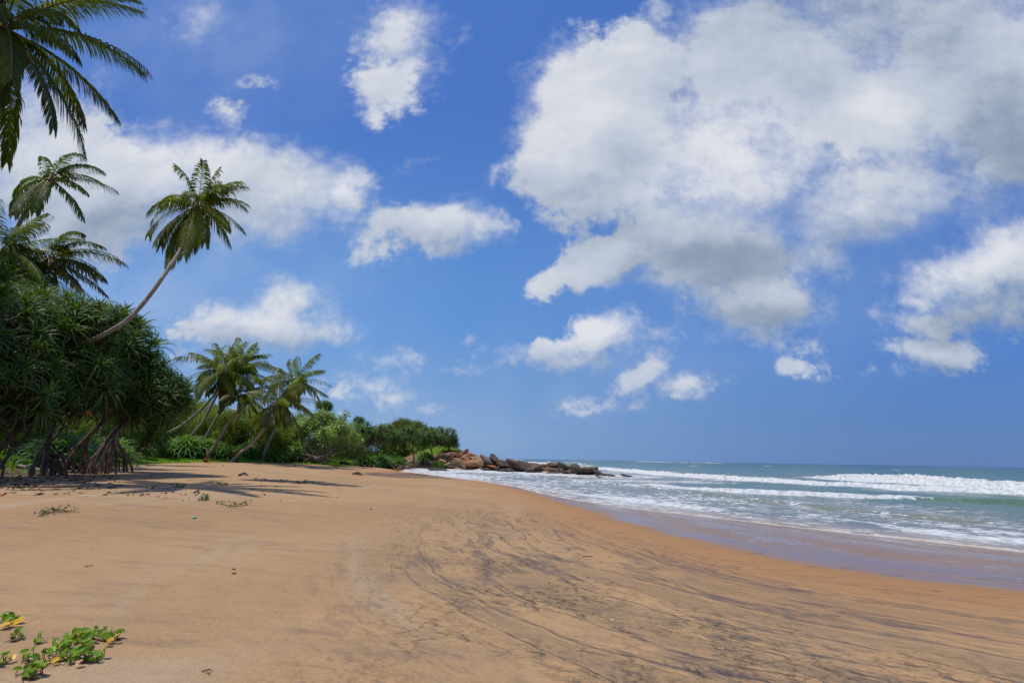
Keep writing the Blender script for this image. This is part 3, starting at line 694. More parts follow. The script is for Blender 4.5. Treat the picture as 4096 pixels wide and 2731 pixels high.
# ------------------------------------------------------------------ coconut palms
def add_frond(mb, az, el, L, curl, rng, nl, wind, lw, leafL=0.24, droop=1.0, old=0.0):
    n = 13; t = np.linspace(0, 1, n)
    a = az+0*t; p = np.zeros((n, 3)); pos = np.zeros(3)
    wv = np.array([1.0, -0.15, 0.0])
    D = []
    for i in range(n):
        e = el-1.12*curl*t[i]**1.3
        d = np.array([math.cos(e)*math.cos(az), math.cos(e)*math.sin(az), math.sin(e)])
        d = d+wv*wind*t[i]**1.2; d /= np.linalg.norm(d); D.append(d)
        p[i] = pos; pos = pos+d*L/(n-1)
    D = np.array(D)
    tube(mb, p, np.interp(t, [0, .15, 1], [.045, .026, .006])*L/4.5*1.25, 4, 1, rng.rand(), cap=False)
    # leaflets
    tl = np.linspace(.13, 1.0, nl); tl = tl+rng.uniform(-.4, .4, nl)/nl; tl = np.clip(tl, .1, 1)
    P = np.stack([np.interp(tl, t, p[:, k]) for k in range(3)], 1); T = np.stack([np.interp(tl, t, D[:, k]) for k in range(3)], 1)
    T /= np.linalg.norm(T, axis=1)[:, None]
    S = np.cross(T, [0, 0, 1.0]); nn = np.linalg.norm(S, axis=1)[:, None]
    fb = np.array([-math.sin(az), math.cos(az), 0]); S = np.where(nn > .15, S/np.maximum(nn, 1e-6), -fb)
    U = np.cross(S, T)
    prof = np.interp(tl, [.1, .22, .5, .8, 1.0], [.5, .9, 1.0, .85, .5])*leafL*1.18*L
    for sd in (-1, 1):
        ll = prof*rng.uniform(.82, 1.12, nl)
        sw = np.interp(tl, [0, 1], [.45, 1.0])+rng.uniform(-.12, .12, nl)
        d = S*sd*np.cos(sw)[:, None]+T*np.sin(sw)[:, None]+U*rng.uniform(-.05, .25, nl)[:, None]
        d /= np.linalg.norm(d, axis=1)[:, None]
        pts = [P]; q = P
        for k in range(3):
            g = (.30+.42*k)*droop*rng.uniform(.75, 1.25, nl)
            d = d+np.array([0, 0, -1.0])*g[:, None]+wv*(wind*.55)
            d /= np.linalg.norm(d, axis=1)[:, None]
            q = q+d*(ll/3)[:, None]; pts.append(q)
        w = np.cross(d, U+0.3*T); w /= np.linalg.norm(w, axis=1)[:, None]+1e-6
        ws = [.65, 1.0, .8, .06]; wd_ = lw*rng.uniform(.8, 1.2, nl)
        V = np.stack([np.stack([pts[k]-w*(wd_*ws[k]/2)[:, None], pts[k]+w*(wd_*ws[k]/2)[:, None]], 1) for k in range(4)], 1)  # nl,4,2,3
        b = np.arange(nl)[:, None]*8
        Fq = np.concatenate([np.stack([b+2*k, b+2*k+1, b+2*k+3, b+2*k+2], -1).reshape(-1, 4) for k in range(3)])
        mb.add(V.reshape(-1, 3), Fq, 0, np.repeat(np.clip(rng.normal(.45, .25, nl)+.15*sd, 0, 1), 8))
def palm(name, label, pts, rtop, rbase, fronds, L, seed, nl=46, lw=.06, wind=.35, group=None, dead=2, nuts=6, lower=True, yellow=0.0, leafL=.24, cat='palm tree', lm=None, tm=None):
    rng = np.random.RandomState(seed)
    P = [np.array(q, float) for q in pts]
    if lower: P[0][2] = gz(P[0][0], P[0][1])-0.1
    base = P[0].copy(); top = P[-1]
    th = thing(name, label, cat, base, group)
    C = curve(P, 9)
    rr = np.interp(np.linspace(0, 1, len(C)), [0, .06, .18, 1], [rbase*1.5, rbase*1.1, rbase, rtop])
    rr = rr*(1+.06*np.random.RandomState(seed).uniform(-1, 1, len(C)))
    mb = MB(); tube(mb, C, rr, 10, 0); link('trunk', mb.mesh('trunk', [tm or M_PTRUNK_SHADE], True, base), th)
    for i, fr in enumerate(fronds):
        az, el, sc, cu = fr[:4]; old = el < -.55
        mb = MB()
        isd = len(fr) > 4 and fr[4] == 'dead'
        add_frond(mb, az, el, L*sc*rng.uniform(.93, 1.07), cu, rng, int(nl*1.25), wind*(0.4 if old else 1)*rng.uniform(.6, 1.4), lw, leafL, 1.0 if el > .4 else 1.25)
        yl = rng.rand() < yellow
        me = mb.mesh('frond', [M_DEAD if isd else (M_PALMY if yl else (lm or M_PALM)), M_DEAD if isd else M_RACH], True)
        o = link('frond' if not isd else 'dead_frond', me, th, tuple(top-base+np.array([math.cos(az), math.sin(az), 0])*.08))
        if isd: o['label'] = 'brown dead frond hanging against the trunk'
    for k in range(nuts):
        a = rng.uniform(0, 6.28)
        c = top+np.array([math.cos(a)*.26, math.sin(a)*.26, -.22-rng.rand()*.28])
        bm_v, bm_f = ico(2); mb = MB(); mb.add(bm_v*np.array([.13, .13, .16])+c, bm_f, 0)
        link('coconut', mb.mesh('coconut', [M_NUT], True, base), th)
    return th
_ico = {}
def ico(sub):
    if sub not in _ico:
        import bmesh
        bm = bmesh.new(); bmesh.ops.create_icosphere(bm, subdivisions=sub, radius=1.0)
        bm.verts.ensure_lookup_table()
        _ico[sub] = (np.array([v.co[:] for v in bm.verts]), np.array([[v.index for v in f.verts] for f in bm.faces])); bm.free()
    return _ico[sub]
def ring_fronds(n, rng, el=(1.35, -.9), cu=(.55, 1.35), dead=0):
    out = []
    for i in range(n):
        f = (i+.5)/n; az = i*2.39996+rng.uniform(-.25, .25)
        out.append((az, el[0]+(el[1]-el[0])*f**.85+rng.uniform(-.1, .1), rng.uniform(.85, 1.05)*(0.8+.25*math.sin(f*3.1)), cu[0]+(cu[1]-cu[0])*f*rng.uniform(.7, 1.2) if f < .75 else rng.uniform(.3, .7)))
    for i in range(dead): out.append((rng.uniform(0, 6.28), -1.15, .8, .35, 'dead'))
    return out
D2R = math.pi/180
def dirf(lst):  # (azimuth deg: 0 = right of picture, 90 = away, elevation deg, length factor, curl deg)
    return [(a*D2R, e*D2R, l, c*D2R)+tuple(x) for a, e, l, c, *x in lst]

# great palm leaning in from the left edge
palm('coconut_palm', 'biggest coconut palm, dark fronds hanging in from the top left corner', [at_depth(-420, 1900, 17), at_depth(-300, 1300, 17), at_depth(-130, 600, 17), at_depth(20, 110, 17)], .15, .2,
     dirf([(0, 40, 1.0, 60), (12, 12, 1.02, 55), (-20, -12, 1.0, 45), (-35, -35, 1.0, 30), (-60, -52, .9, 25), (-75, -66, .86, 15), (60, 45, .9, 70), (100, 20, 1, 80), (140, 30, 1, 80), (180, 20, 1, 80),
           (200, -20, 1, 50), (230, -40, 1, 40), (255, -58, 1, 20), (-80, 45, 1, 90), (-40, 60, .95, 80), (30, 65, .9, 70), (200, 60, .9, 60), (60, -35, .95, 40), (120, -40, .95, 40), (-100, -60, .95, 20), (5, -48, .95, 30), (-110, 20, .85, 90), (270, -78, .72, 8), (-50, -8, .9, 60), (-15, 20, .8, 80), (-60, 30, .8, 90), (170, -45, .9, 30), (150, 70, .9, 60), (75, 10, .9, 60), (-130, -20, .85, 60), (220, 20, .9, 80), (-30, -62, .8, 20)]),
     4.6, 3, nl=92, lw=.045, wind=.24, nuts=8, leafL=.165)
# small high palm
palm('coconut_palm', 'small far coconut palm with few windswept fronds just below the biggest palm', [at_depth(-160, 1700, 38), at_depth(-20, 1150, 38), at_depth(110, 830, 38), at_depth(200, 715, 38)], .12, .16,
     dirf([(10, 60, .95, 105), (-10, 38, 1.0, 80), (20, 20, 1.0, 60), (-15, -5, 1.0, 50), (0, -35, .95, 35), (-60, -52, .95, 25), (-100, -55, .95, 20), (170, 15, .9, 85), (185, -20, .85, 60), (210, -50, .85, 25), (140, 55, .8, 90), (70, 55, .8, 80), (-70, 40, .8, 90), (250, -70, .9, 15), (-25, 62, .9, 95)]),
     4.3, 5, nl=44, lw=.075, wind=.5, nuts=5)
# two crowns low on the left
palm('coconut_palm', 'coconut palm at the left edge with fronds blown over the screw pines', [at_depth(-260, 1850, 27), at_depth(-200, 1500, 27), at_depth(-60, 1150, 27), at_depth(0, 1005, 27)], .13, .18,
     ring_fronds(22, np.random.RandomState(11), (1.2, -.8)), 4.3, 11, nl=46, lw=.07, wind=.55, nuts=6)
palm('coconut_palm', 'coconut palm with drooping fronds behind the tallest screw pine', [at_depth(-60, 1850, 29), at_depth(20, 1500, 29), at_depth(130, 1180, 29), at_depth(195, 1035, 29)], .13, .18,
     dirf([(0, 55, .9, 90), (5, 25, 1.05, 65), (-12, -2, 1.05, 45), (-20, -30, 1.05, 32), (-40, -48, 1.0, 25), (40, 50, .9, 80), (170, 40, .9, 90), (185, 5, .9, 70), (205, -30, .9, 40), (90, 30, .9, 90), (-90, 20, .9, 90), (-75, -40, .95, 30), (240, -55, .9, 20), (130, 60, .8, 80), (-30, 62, .9, 90), (20, -20, .95, 40), (-100, -68, .9, 10)]),
     3.8, 12, nl=46, lw=.07, wind=.5, nuts=6, yellow=.15)
# tall leaning palm against the sky
palm('coconut_palm', 'tall lone coconut palm leaning right against the sky', [at_depth(120, 1600, 21.5), at_depth(240, 1425, 20.6), at_depth(390, 1350, 19.9), at_depth(500, 1287, 20), at_depth(580, 1205, 20.5), at_depth(650, 1110, 21), at_depth(715, 1010, 22), at_depth(762, 910, 23), at_depth(797, 822, 24)], .068, .088,
     dirf([(60, 86, .95, 12), (100, 76, .85, 25), (5, 60, .95, 70), (-30, 52, .9, 80), (0, 30, .95, 78), (10, -10, 1.0, 50), (200, 72, .85, 40), (20, 70, .9, 50), (-80, 80, .8, 30), (-25, -22, 1.05, 35), (-45, -45, 1.28, 25), (-70, -60, 1.36, 14), (-100, -66, 1.36, 12), (-120, -52, 1.2, 25), (175, 42, .9, 90), (192, 18, 1.0, 80), (205, -5, 1.0, 70), (215, -28, 1.05, 45), (235, -48, 1.2, 25), (255, -64, 1.25, 12), (90, 30, .9, 80), (120, 60, .8, 70), (70, -20, .9, 50), (130, -30, .9, 45), (-80, 25, .85, 95), (30, 48, .9, 75), (-60, -70, 1.0, 8)]),
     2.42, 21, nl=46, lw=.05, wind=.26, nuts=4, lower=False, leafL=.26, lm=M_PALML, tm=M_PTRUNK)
# the leaning row by the hedge
ROW = [
    ('leaning coconut palm with the lowest slanting trunk, reddish dead frond hanging', [(560, 1800), (634, 1753), (740, 1692), (845, 1594), (882, 1530), (898, 1482)], 51, 22, 31, 0.05, 1, 1.08),
    ('leaning coconut palm second in the row, trunk rising behind the big strap-leaved clump', [(735, 1800), (768, 1742), (814, 1683), (856, 1602), (905, 1530), (935, 1490)], 53, 18, 32, 0.05, 1, 1.0),
    ('leaning coconut palm third in the row, its crown half hidden behind its neighbour', [(795, 1800), (818, 1759), (853, 1694), (891, 1629), (935, 1535), (958, 1450)], 55, 16, 33, 0.05, 0, .92),
    ('yellowish coconut palm with a curved trunk in the middle of the row', [(825, 1825), (856, 1786), (883, 1744), (906, 1702), (944, 1656), (964, 1610), (975, 1578)], 50, 15, 34, 0.6, 1, .72),
    ('coconut palm with a long bare trunk slanting up from the grass edge', [(925, 1840), (952, 1817), (998, 1782), (1040, 1736), (1082, 1686), (1108, 1640), (1120, 1600)], 48, 22, 35, 0.25, 1, .95),
    ('upright coconut palm with spiky fronds behind the almond tree side of the row', [(1045, 1835), (1063, 1794), (1082, 1755), (1105, 1706), (1145, 1610), (1185, 1520)], 54, 18, 36, 0.0, 1, 1.0),
]
for lab, px_, D, nf, sd, yel, dd, sc in ROW:
    rg = np.random.RandomState(sd)
    fr = ring_fronds(nf, rg, (1.4, -.85), (.5, 1.25), dd)
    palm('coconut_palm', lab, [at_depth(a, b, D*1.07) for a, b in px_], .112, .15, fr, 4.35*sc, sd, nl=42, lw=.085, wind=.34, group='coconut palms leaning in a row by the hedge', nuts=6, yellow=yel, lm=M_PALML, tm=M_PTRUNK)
for i, (a, b, D) in enumerate(((735, 1632, 120), (775, 1628, 124))):
    palm('coconut_palm', ['dark distant palm crown showing over the hedge, left of two', 'dark distant palm crown showing over the hedge, right of two'][i], [at_depth(a, 1800, D), at_depth(a+2, 1700, D), at_depth(a, b, D)], .12, .16, ring_fronds(13, np.random.RandomState(50+i), (1.1, -.5)), 3.6, 60+i, nl=18, lw=.2, nuts=0, group='distant palms over the hedge')

# ------------------------------------------------------------------ screw pines (pandanus)
def rosette_mesh(seed, n=42, L=0.95, w=.055, seg=5, dead=8, mats=None, spread=1.0):
    rng = np.random.RandomState(seed); mb = MB()
    for k in range(n+dead):
        f = k/n; isd = k >= n
        az = k*2.39996+rng.uniform(-.2, .2)
        el = (1.45-1.75*min(f, 1)**.9*spread) if not isd else rng.uniform(-1.1, -.7)
        ll = L*rng.uniform(.8, 1.12)*(.72+.4*min(f*1.6, 1)); kink = rng.uniform(.35, .6)
        p = np.zeros(3); P = [p]; 
        for i in range(seg):
            t = (i+.5)/seg
            e = el-(.28*t+(max(0, t-kink)*rng.uniform(1.8, 3.8)))*(1 if el > -.5 else .6)
            e = max(e, -1.5)
            p = p+np.array([math.cos(e)*math.cos(az), math.cos(e)*math.sin(az), math.sin(e)])*ll/seg; P.append(p)
        P = np.array(P); sdv = np.array([-math.sin(az), math.cos(az), 0])
        T, _, _ = frame_dirs(P); N = np.cross(sdv[None], T)
        ww = np.interp(np.linspace(0, 1, seg+1), [0, .15, .6, 1], [.7, 1, .8, .04])*w*rng.uniform(.85, 1.15)
        a = P+sdv*ww[:, None]/2-N*ww[:, None]*.28*-1; b = P; c = P-sdv*ww[:, None]/2+N*ww[:, None]*.28
        V = np.stack([a, b, c], 1).reshape(-1, 3); i = np.arange(seg)[:, None]*3
        F = np.concatenate([np.concatenate([i, i+1, i+4, i+3], 1), np.concatenate([i+1, i+2, i+5, i+4], 1)])
        mb.add(V, F, 1 if isd else 0, np.clip(rng.normal(.42, .25), 0, 1))
    return mb.mesh('leaf_rosette', mats or [M_PAND, M_PANDD], True)
ROS = [rosette_mesh(100+i, 34+3*(i%4), .85+.05*(i%5), .052+.004*(i%3), 5, 8+3*(i%4), None, .8+.08*(i%4)) for i in range(9)]
ROSF = [rosette_mesh(120+i, 26, .95, .10, 3, 6) for i in range(3)]
ROSG = [rosette_mesh(140+i, 44, 1.05, .085, 5, 2, [M_PANDY, M_PANDD], .85) for i in range(4)]
def place_rosette(th, base, p, d, rng, meshes, sc):
    o = link('leaf_rosette', meshes[rng.randint(len(meshes))], th, tuple(p-base))
    q = Vector(d).to_track_quat('Z', 'Y') @ Euler((0, 0, rng.uniform(0, 6.28))).to_quaternion()
    o.rotation_mode = 'QUATERNION'; o.rotation_quaternion = q; o.scale = (sc, sc, sc*rng.uniform(.9, 1.1)); return o
def screw_pine(label, base_pts, lobes, nros, seed, scale=1.0, meshes=None, roots=8, rtr=.12, group='screw pines of the grove', fruit=0, root_h=1.2, limbr=.055, extra=(), bark=None):
    """base_pts: trunk axis from the ground up; lobes: (centre, radius, flatten)."""
    rng = np.random.RandomState(seed); meshes = meshes or ROS
    P = [np.array(q, float) for q in base_pts]; P[0][2] = gz(P[0][0], P[0][1])-.08; base = P[0].copy()
    th = thing('screw_pine', label, 'screw pine', base, group)
    C = curve(P, 6); mb = MB()
    tube(mb, C, np.interp(np.linspace(0, 1, len(C)), [0, .2, 1], [rtr*1.1, rtr, rtr*.75]), 8, 0, wob=.1, seed=seed)
    forks = []
    for c, r, fl in lobes:
        c = np.array(c, float); k = len(C)-1-rng.randint(0, max(2, len(C)//3)); s = C[k]
        mid = (s+c)/2+rng.uniform(-.25, .25, 3)*r; q = curve([s, mid, c+np.array([0, 0, -.35*r])], 5)
        tube(mb, q, np.interp(np.linspace(0, 1, len(q)), [0, 1], [rtr*.66, limbr*.9]), 7, 0, wob=.1, seed=seed+1); forks.append((c, r, fl, q))
    tot = sum(r*r for _, r, _ in lobes); tips = []
    for c, r, fl, q in forks:
        n = max(3, int(round(nros*r*r/tot)))
        for i in range(n):
            zc = 1-1.55*(i+.5)/n; a = i*2.39996+rng.uniform(-.35, .35); rad = math.sqrt(max(0, 1-zc*zc))
            d = np.array([rad*math.cos(a), rad*math.sin(a), zc]); p = c+d*np.array([r, r, r*fl])*rng.uniform(.72, 1.05)
            up = d*.8+np.array([0, 0, .75]); up /= np.linalg.norm(up)
            tips.append((p, up)); s = q[rng.randint(len(q)//2, len(q))]
            w = curve([s, (s+p)/2+np.array([0, 0, -.12*r]), p], 3)
            tube(mb, w, np.interp(np.linspace(0, 1, len(w)), [0, 1], [limbr, limbr*.6]), 5, 0)
    link('trunk', mb.mesh('trunk', [bark or M_BARK], True, base), th)
    for p, d in tips: place_rosette(th, base, p, d, rng, meshes, scale*rng.uniform(.72, 1.25))
    for p in extra: place_rosette(th, base, np.array(p), np.array([.2, 0, .9]), rng, meshes, scale)
    for k in range(roots):
        f = rng.uniform(.05, .55); s = C[int(f*(len(C)-1)*.8)]
        hgt = min(root_h, max(.3, s[2]-base[2])); a = rng.uniform(0, 6.28); rr = rng.uniform(.25, .8)*(.4+.6*hgt)
        e = np.array([s[0]+math.cos(a)*rr, s[1]+math.sin(a)*rr, 0]); e[2] = gz(e[0], e[1])-.06
        q = curve([s, s*.45+e*.55+np.array([math.cos(a)*.12, math.sin(a)*.12, .25*hgt*.3]), e], 5)
        mr = MB(); tube(mr, q, np.interp(np.linspace(0, 1, len(q)), [0, 1], [.035, .045])*(.8+.5*rng.rand()), 6, 0, wob=.12, seed=k)
        link('prop_root', mr.mesh('prop_root', [M_ROOT], True, base), th)
    for k in range(fruit):
        p, d = tips[rng.randint(len(tips))]; v, f = ico(2); mr = MB()
        mr.add(v*np.array([.10, .10, .13])*scale+p+np.array([.1, -.25, -.28])*scale, f, 0)
        link('fruit', mr.mesh('fruit', [M_FRUIT], True, base), th)
    return th
AD = at_depth
def G(px, py, D):
    p = at_depth(px, py, D); p[2] = gz(p[0], p[1]); return p
screw_pine('dense screw pine at the left picture edge with dark drooping leaf tufts', [G(-120, 1880, 17), AD(0, 1790, 17), AD(100, 1690, 17.3), AD(150, 1600, 17.6)],
           [(AD(20, 1330, 18), 1.45, .9), (AD(60, 1520, 17), 1.25, .8), (AD(-140, 1420, 17.5), 1.5, .9), (AD(-40, 1230, 19), 1.2, .8), (AD(40, 1660, 16.8), .75, .7), (AD(150, 1620, 17.5), .8, .7)], 78, 201, 1.1, roots=13, rtr=.10, fruit=3)
screw_pine('tallest screw pine of the grove with crown against the low palms', [G(180, 1870, 19.5), AD(190, 1780, 19.8), AD(215, 1690, 20), AD(225, 1560, 20)],
           [(AD(215, 1290, 20.5), 1.35, .9), (AD(330, 1330, 20.5), 1.25, .9), (AD(180, 1490, 19.2), 1.25, .8), (AD(310, 1490, 19.6), 1.15, .8), (AD(110, 1250, 21), 1.0, .8), (AD(290, 1590, 19.2), .95, .7), (AD(390, 1560, 20), .9, .7), (AD(210, 1620, 19), .7, .7)], 92, 202, 1.1, roots=13, rtr=.10, fruit=3)
screw_pine('screw pine behind the tall palm trunk with spiky edge against the sky', [G(240, 1855, 22), AD(330, 1770, 22), AD(410, 1690, 22), AD(470, 1630, 22), AD(490, 1560, 22)],
           [(AD(450, 1330, 23), 1.15, .9), (AD(500, 1420, 22.5), 1.0, .9), (AD(420, 1500, 21.5), 1.15, .8), (AD(520, 1330, 23.5), .55, .8), (AD(430, 1590, 21.6), .9, .7)], 64, 203, 1.05, roots=11, rtr=.095)
screw_pine('round headed screw pine at the right end of the grove on slanting trunks', [G(355, 1845, 22.5), AD(430, 1760, 22.7), AD(500, 1675, 22.9), AD(545, 1610, 23)],
           [(AD(610, 1555, 23), 1.25, .8), (AD(655, 1600, 22.6), .85, .75), (AD(505, 1580, 22.6), .95, .8), (AD(570, 1500, 23.5), .85, .7), (AD(520, 1640, 22.4), .7, .6), (AD(640, 1650, 22.4), .65, .6)], 72, 204, 1.0, roots=13, rtr=.085, extra=[AD(600, 1735, 22), AD(585, 1765, 22)])
screw_pine('thin screw pine on a cluster of straight prop roots', [G(425, 1845, 24), AD(455, 1760, 24), AD(480, 1690, 24), AD(520, 1620, 24)],
           [(AD(545, 1570, 24.5), .8, .8), (AD(450, 1600, 24.5), .8, .8)], 18, 205, .95, roots=12, rtr=.065, root_h=1.9)
for i, (lab, pp) in enumerate((('pale bare pole leaning right under the round headed screw pine', [(395, 1838, 22), (440, 1770, 22.2), (490, 1700, 22.5), (530, 1650, 22.8)]),
                               ('thin pale pole crossing behind the leaning one', [(445, 1842, 23), (468, 1760, 23), (482, 1690, 23.2)]),
                               ('grey crooked pole at the left of the grove', [(130, 1870, 18.5), (165, 1800, 18.6), (230, 1740, 18.8), (262, 1690, 19)]),
                               ('dark slanting pole low at the left picture edge', [(-20, 1850, 17), (60, 1790, 17.2), (150, 1700, 17.6), (200, 1650, 18)]))):
    P_ = [AD(a, b, D) for a, b, D in pp]; P_[0][2] = gz(P_[0][0], P_[0][1])-.05; mp = MB(); q_ = curve(P_, 6)
    tube(mp, q_, np.interp(np.linspace(0, 1, len(q_)), [0, 1], [.055, .03]), 7, 0, wob=.15, seed=i)
    tube(mp, curve([q_[8], q_[8]+np.array([.3, 0, .25]), q_[8]+np.array([.75, .1, .42])], 4), .016, 5, 0)
    tag(link('bare_pole', mp.mesh('bare_pole', [M_WOOD if i < 2 else M_BARK], True, P_[0]), None, tuple(P_[0])), lab, 'dead branch', 'bare poles in the grove')
screw_pine('screw pine standing beyond the left picture edge', [G(-330, 1900, 15), AD(-300, 1700, 15), AD(-330, 1500, 15)],
           [(AD(-330, 1260, 15), 1.6, .9), (AD(-520, 1350, 14.5), 1.5, .9), (AD(-250, 1480, 15), 1.2, .8), (AD(-150, 1130, 16), 1.1, .8)], 60, 206, 1.1, roots=6, rtr=.14)
screw_pine('low screw pine nearest the camera beyond the left picture edge', [G(-620, 1950, 13), AD(-640, 1700, 13), AD(-640, 1500, 13)],
           [(AD(-620, 1350, 13), 1.6, .9), (AD(-800, 1450, 13), 1.4, .9)], 40, 207, 1.1, roots=5, rtr=.14)
# far screw pines along the cove
FAR = [('dark screw pine beside the almond tree with a fallen branch', (1455, 1838), [(1450, 1735, 1.9), (1420, 1755, 1.5), (1500, 1745, 1.7)], 78, 30),
       ('dark screw pine in the middle of the cove with a shaded hollow under it', (1545, 1835), [(1540, 1735, 1.9), (1575, 1755, 1.6), (1510, 1740, 1.6)], 86, 30),
       ('screw pine with a tall pale bare trunk above the boulders', (1652, 1848), [(1630, 1735, 1.9), (1665, 1750, 1.8), (1600, 1752, 1.5)], 92, 30),
       ('screw pine with many prop roots behind the tan boulders', (1725, 1842), [(1720, 1748, 1.8), (1755, 1762, 1.6), (1695, 1755, 1.5)], 96, 28),
       ('last screw pine at the seaward end of the wood above the orange rocks', (1795, 1818), [(1785, 1745, 2.1), (1805, 1772, 1.7), (1765, 1765, 1.7)], 100, 32),
       ('screw pine standing behind the seaward end of the wood', (1745, 1815), [(1745, 1735, 1.9), (1710, 1735, 1.7)], 108, 20),
       ('screw pine behind the yellow green dome tree', (1650, 1815), [(1650, 1722, 1.8), (1690, 1730, 1.6)], 106, 18)]
for i, (lab, b, lb, D, n) in enumerate(FAR):
    gb = G(b[0], b[1], D)
    screw_pine(lab, [gb, AD(b[0]+3, b[1]-35, D), AD(lb[0][0], lb[0][1]+45, D)], [(AD(x, y, D), r, .75) for x, y, r in lb], n, 300+i, 1.25, ROSF, 6, .13, 'screw pines along the cove', limbr=.06, root_h=1.8)
screw_pine('small screw pine top poking up above the almond tree', [G(1300, 1800, 82), AD(1300, 1720, 82), AD(1300, 1660, 82)], [(AD(1298, 1625, 82), 1.2, .6)], 14, 320, 1.1, ROSF, 0, .13, 'screw pines along the cove', limbr=.05)
screw_pine('thin screw pine top between the almond tree and the dome tree', [G(1440, 1800, 95), AD(1440, 1750, 95), AD(1438, 1705, 95)], [(AD(1437, 1684, 95), .8, .8)], 9, 321, 1.05, ROSF, 0, .12, 'screw pines along the cove', limbr=.05)

# strap-leaved seedlings along the grass edge
def clump(label, px, py, D, size, n, seed):
    rng = np.random.RandomState(seed); b = G(px, py, D); b[2] -= .03
    th = thing('strap_leaf_clump', label, 'bush', b, 'strap-leaved clumps along the grass edge')
    for k in range(n):
        a = k*2.4+rng.rand(); r = size*.42*math.sqrt((k+.3)/n)
        p = b+np.array([math.cos(a)*r, math.sin(a)*r, size*.16+size*.42*(1-r/(size*.45))*rng.uniform(.6, 1)])
        place_rosette(th, b, p, np.array([math.cos(a)*.35*r, math.sin(a)*.35*r, 1.0]), rng, ROSG, size*rng.uniform(.60, .85))
CL = [('strap-leaved clump under the round headed screw pine', 525, 1838, 40, 1.7, 6), ('low strap-leaved clump right of the hanging screw pine tuft', 600, 1838, 46, 1.5, 5), ('strap-leaved clump at the foot of the lowest slanting palm', 665, 1832, 49, 1.7, 6),
      ('biggest strap-leaved clump, a fountain of arching leaves', 742, 1838, 48.5, 2.7, 10), ('strap-leaved clump just right of the biggest one', 805, 1838, 50, 1.7, 6), ('strap-leaved clump at the foot of the curved palm trunk', 852, 1834, 51, 1.8, 6),
      ('small strap-leaved clump beside the fallen brown frond', 890, 1838, 50, 1.3, 5), ('strap-leaved clump right of the long bare palm trunk', 985, 1832, 53, 1.6, 6), ('strap-leaved clump midway between the palms and the almond tree', 1040, 1834, 54, 1.7, 6),
      ('strap-leaved clump in front of the upright palm', 1085, 1836, 55, 1.6, 6), ('pale strap-leaved clump left of the almond tree', 1140, 1832, 57, 2.0, 7), ('strap-leaved clump touching the almond tree roots', 1195, 1838, 59, 1.6, 6),
      ('strap-leaved clump in the shade of the cove wood', 1470, 1842, 76, 1.7, 5), ('strap-leaved clump in front of the shaded hollow', 1530, 1838, 80, 1.8, 6), ('small strap-leaved clump on the bright grass by the driftwood log', 1585, 1838, 84, 1.7, 5),
      ('strap-leaved clump below the pale bare trunk', 1700, 1838, 95, 1.7, 5), ('strap-leaved clump growing among the tan boulders', 1754, 1851, 92, 1.4, 4),
      ('strap-leaved clump deep between the grove trunks', 240, 1812, 25, 1.6, 6), ('strap-leaved clump behind the slanting grove trunk', 330, 1812, 27, 1.5, 5), ('strap-leaved clump at the back of the prop roots', 440, 1828, 31, 1.6, 5),
      ('strap-leaved clump behind the palm row left part', 700, 1815, 55, 1.9, 6), ('strap-leaved clump behind the palm row right part', 930, 1815, 57, 1.9, 6)]
for i, (lab, a, b, D, sz, n) in enumerate(CL): clump(lab, a, b, D*(1.09 if 38 < D < 60 else 1), sz*(1.0 if sz > 2.5 else 1.35), n+2, 400+i)

# ------------------------------------------------------------------ leafy shrubs and trees
def leaf_cloud(mb, lobes, n, size, rng, mi=0, up=.5, gap=.35, asp=.5):
    """n leaves in clusters near the surface of the lobes (centre, radii)."""
    wts = np.array([r[0]*r[2] for _, r in lobes]); wts = wts/wts.sum()
    per = 9; nc = n//per
    li = rng.choice(len(lobes), nc, p=wts)
    c = np.array([l[0] for l in lobes])[li]; r = np.array([l[1] for l in lobes])[li]
    d = rng.normal(size=(nc, 3)); d /= np.linalg.norm(d, axis=1)[:, None]; d[:, 2] = np.where(d[:, 2] < -.55, -d[:, 2], d[:, 2])
    lump = fbm(d[:, 0]*2.2+li*7, d[:, 1]*2.2, d[:, 2]*2.2, 3)
    rad = (.80+.42*lump)*rng.uniform(.62, 1.0, nc)**.45
    cc = c+d*r*rad[:, None]
    ok = fbm(cc[:, 0]*1.1/size*.12, cc[:, 1]*1.1/size*.12, cc[:, 2]*1.1/size*.12, 2) > -gap
    cc = cc[ok]; d = d[ok]; lump = lump[ok]; nc = len(cc)
    p = np.repeat(cc, per, 0)+rng.normal(size=(nc*per, 3))*size*.95; nrm = np.repeat(d, per, 0)+rng.normal(size=(nc*per, 3))*.75+np.array([0, 0, up])
    nrm /= np.linalg.norm(nrm, axis=1)[:, None]; m = len(p)
    a = np.cross(nrm, rng.normal(size=(m, 3))); a /= np.linalg.norm(a, axis=1)[:, None]; b = np.cross(nrm, a)
    L = size*rng.uniform(.7, 1.25, m)[:, None]
    V = np.stack([p-a*L*.5, p+b*L*asp*.5+nrm*L*.06, p+a*L*.5-nrm*L*.1, p-b*L*asp*.5+nrm*L*.06], 1)
    F = np.arange(m)[:, None]*4+np.arange(4)[None]
    tint = np.clip(np.repeat(.45+.5*lump+rng.normal(0, .12, nc), per)+rng.normal(0, .24, m), 0, 1)
    mb.add(V.reshape(-1, 3), F, mi, np.repeat(tint, 4))
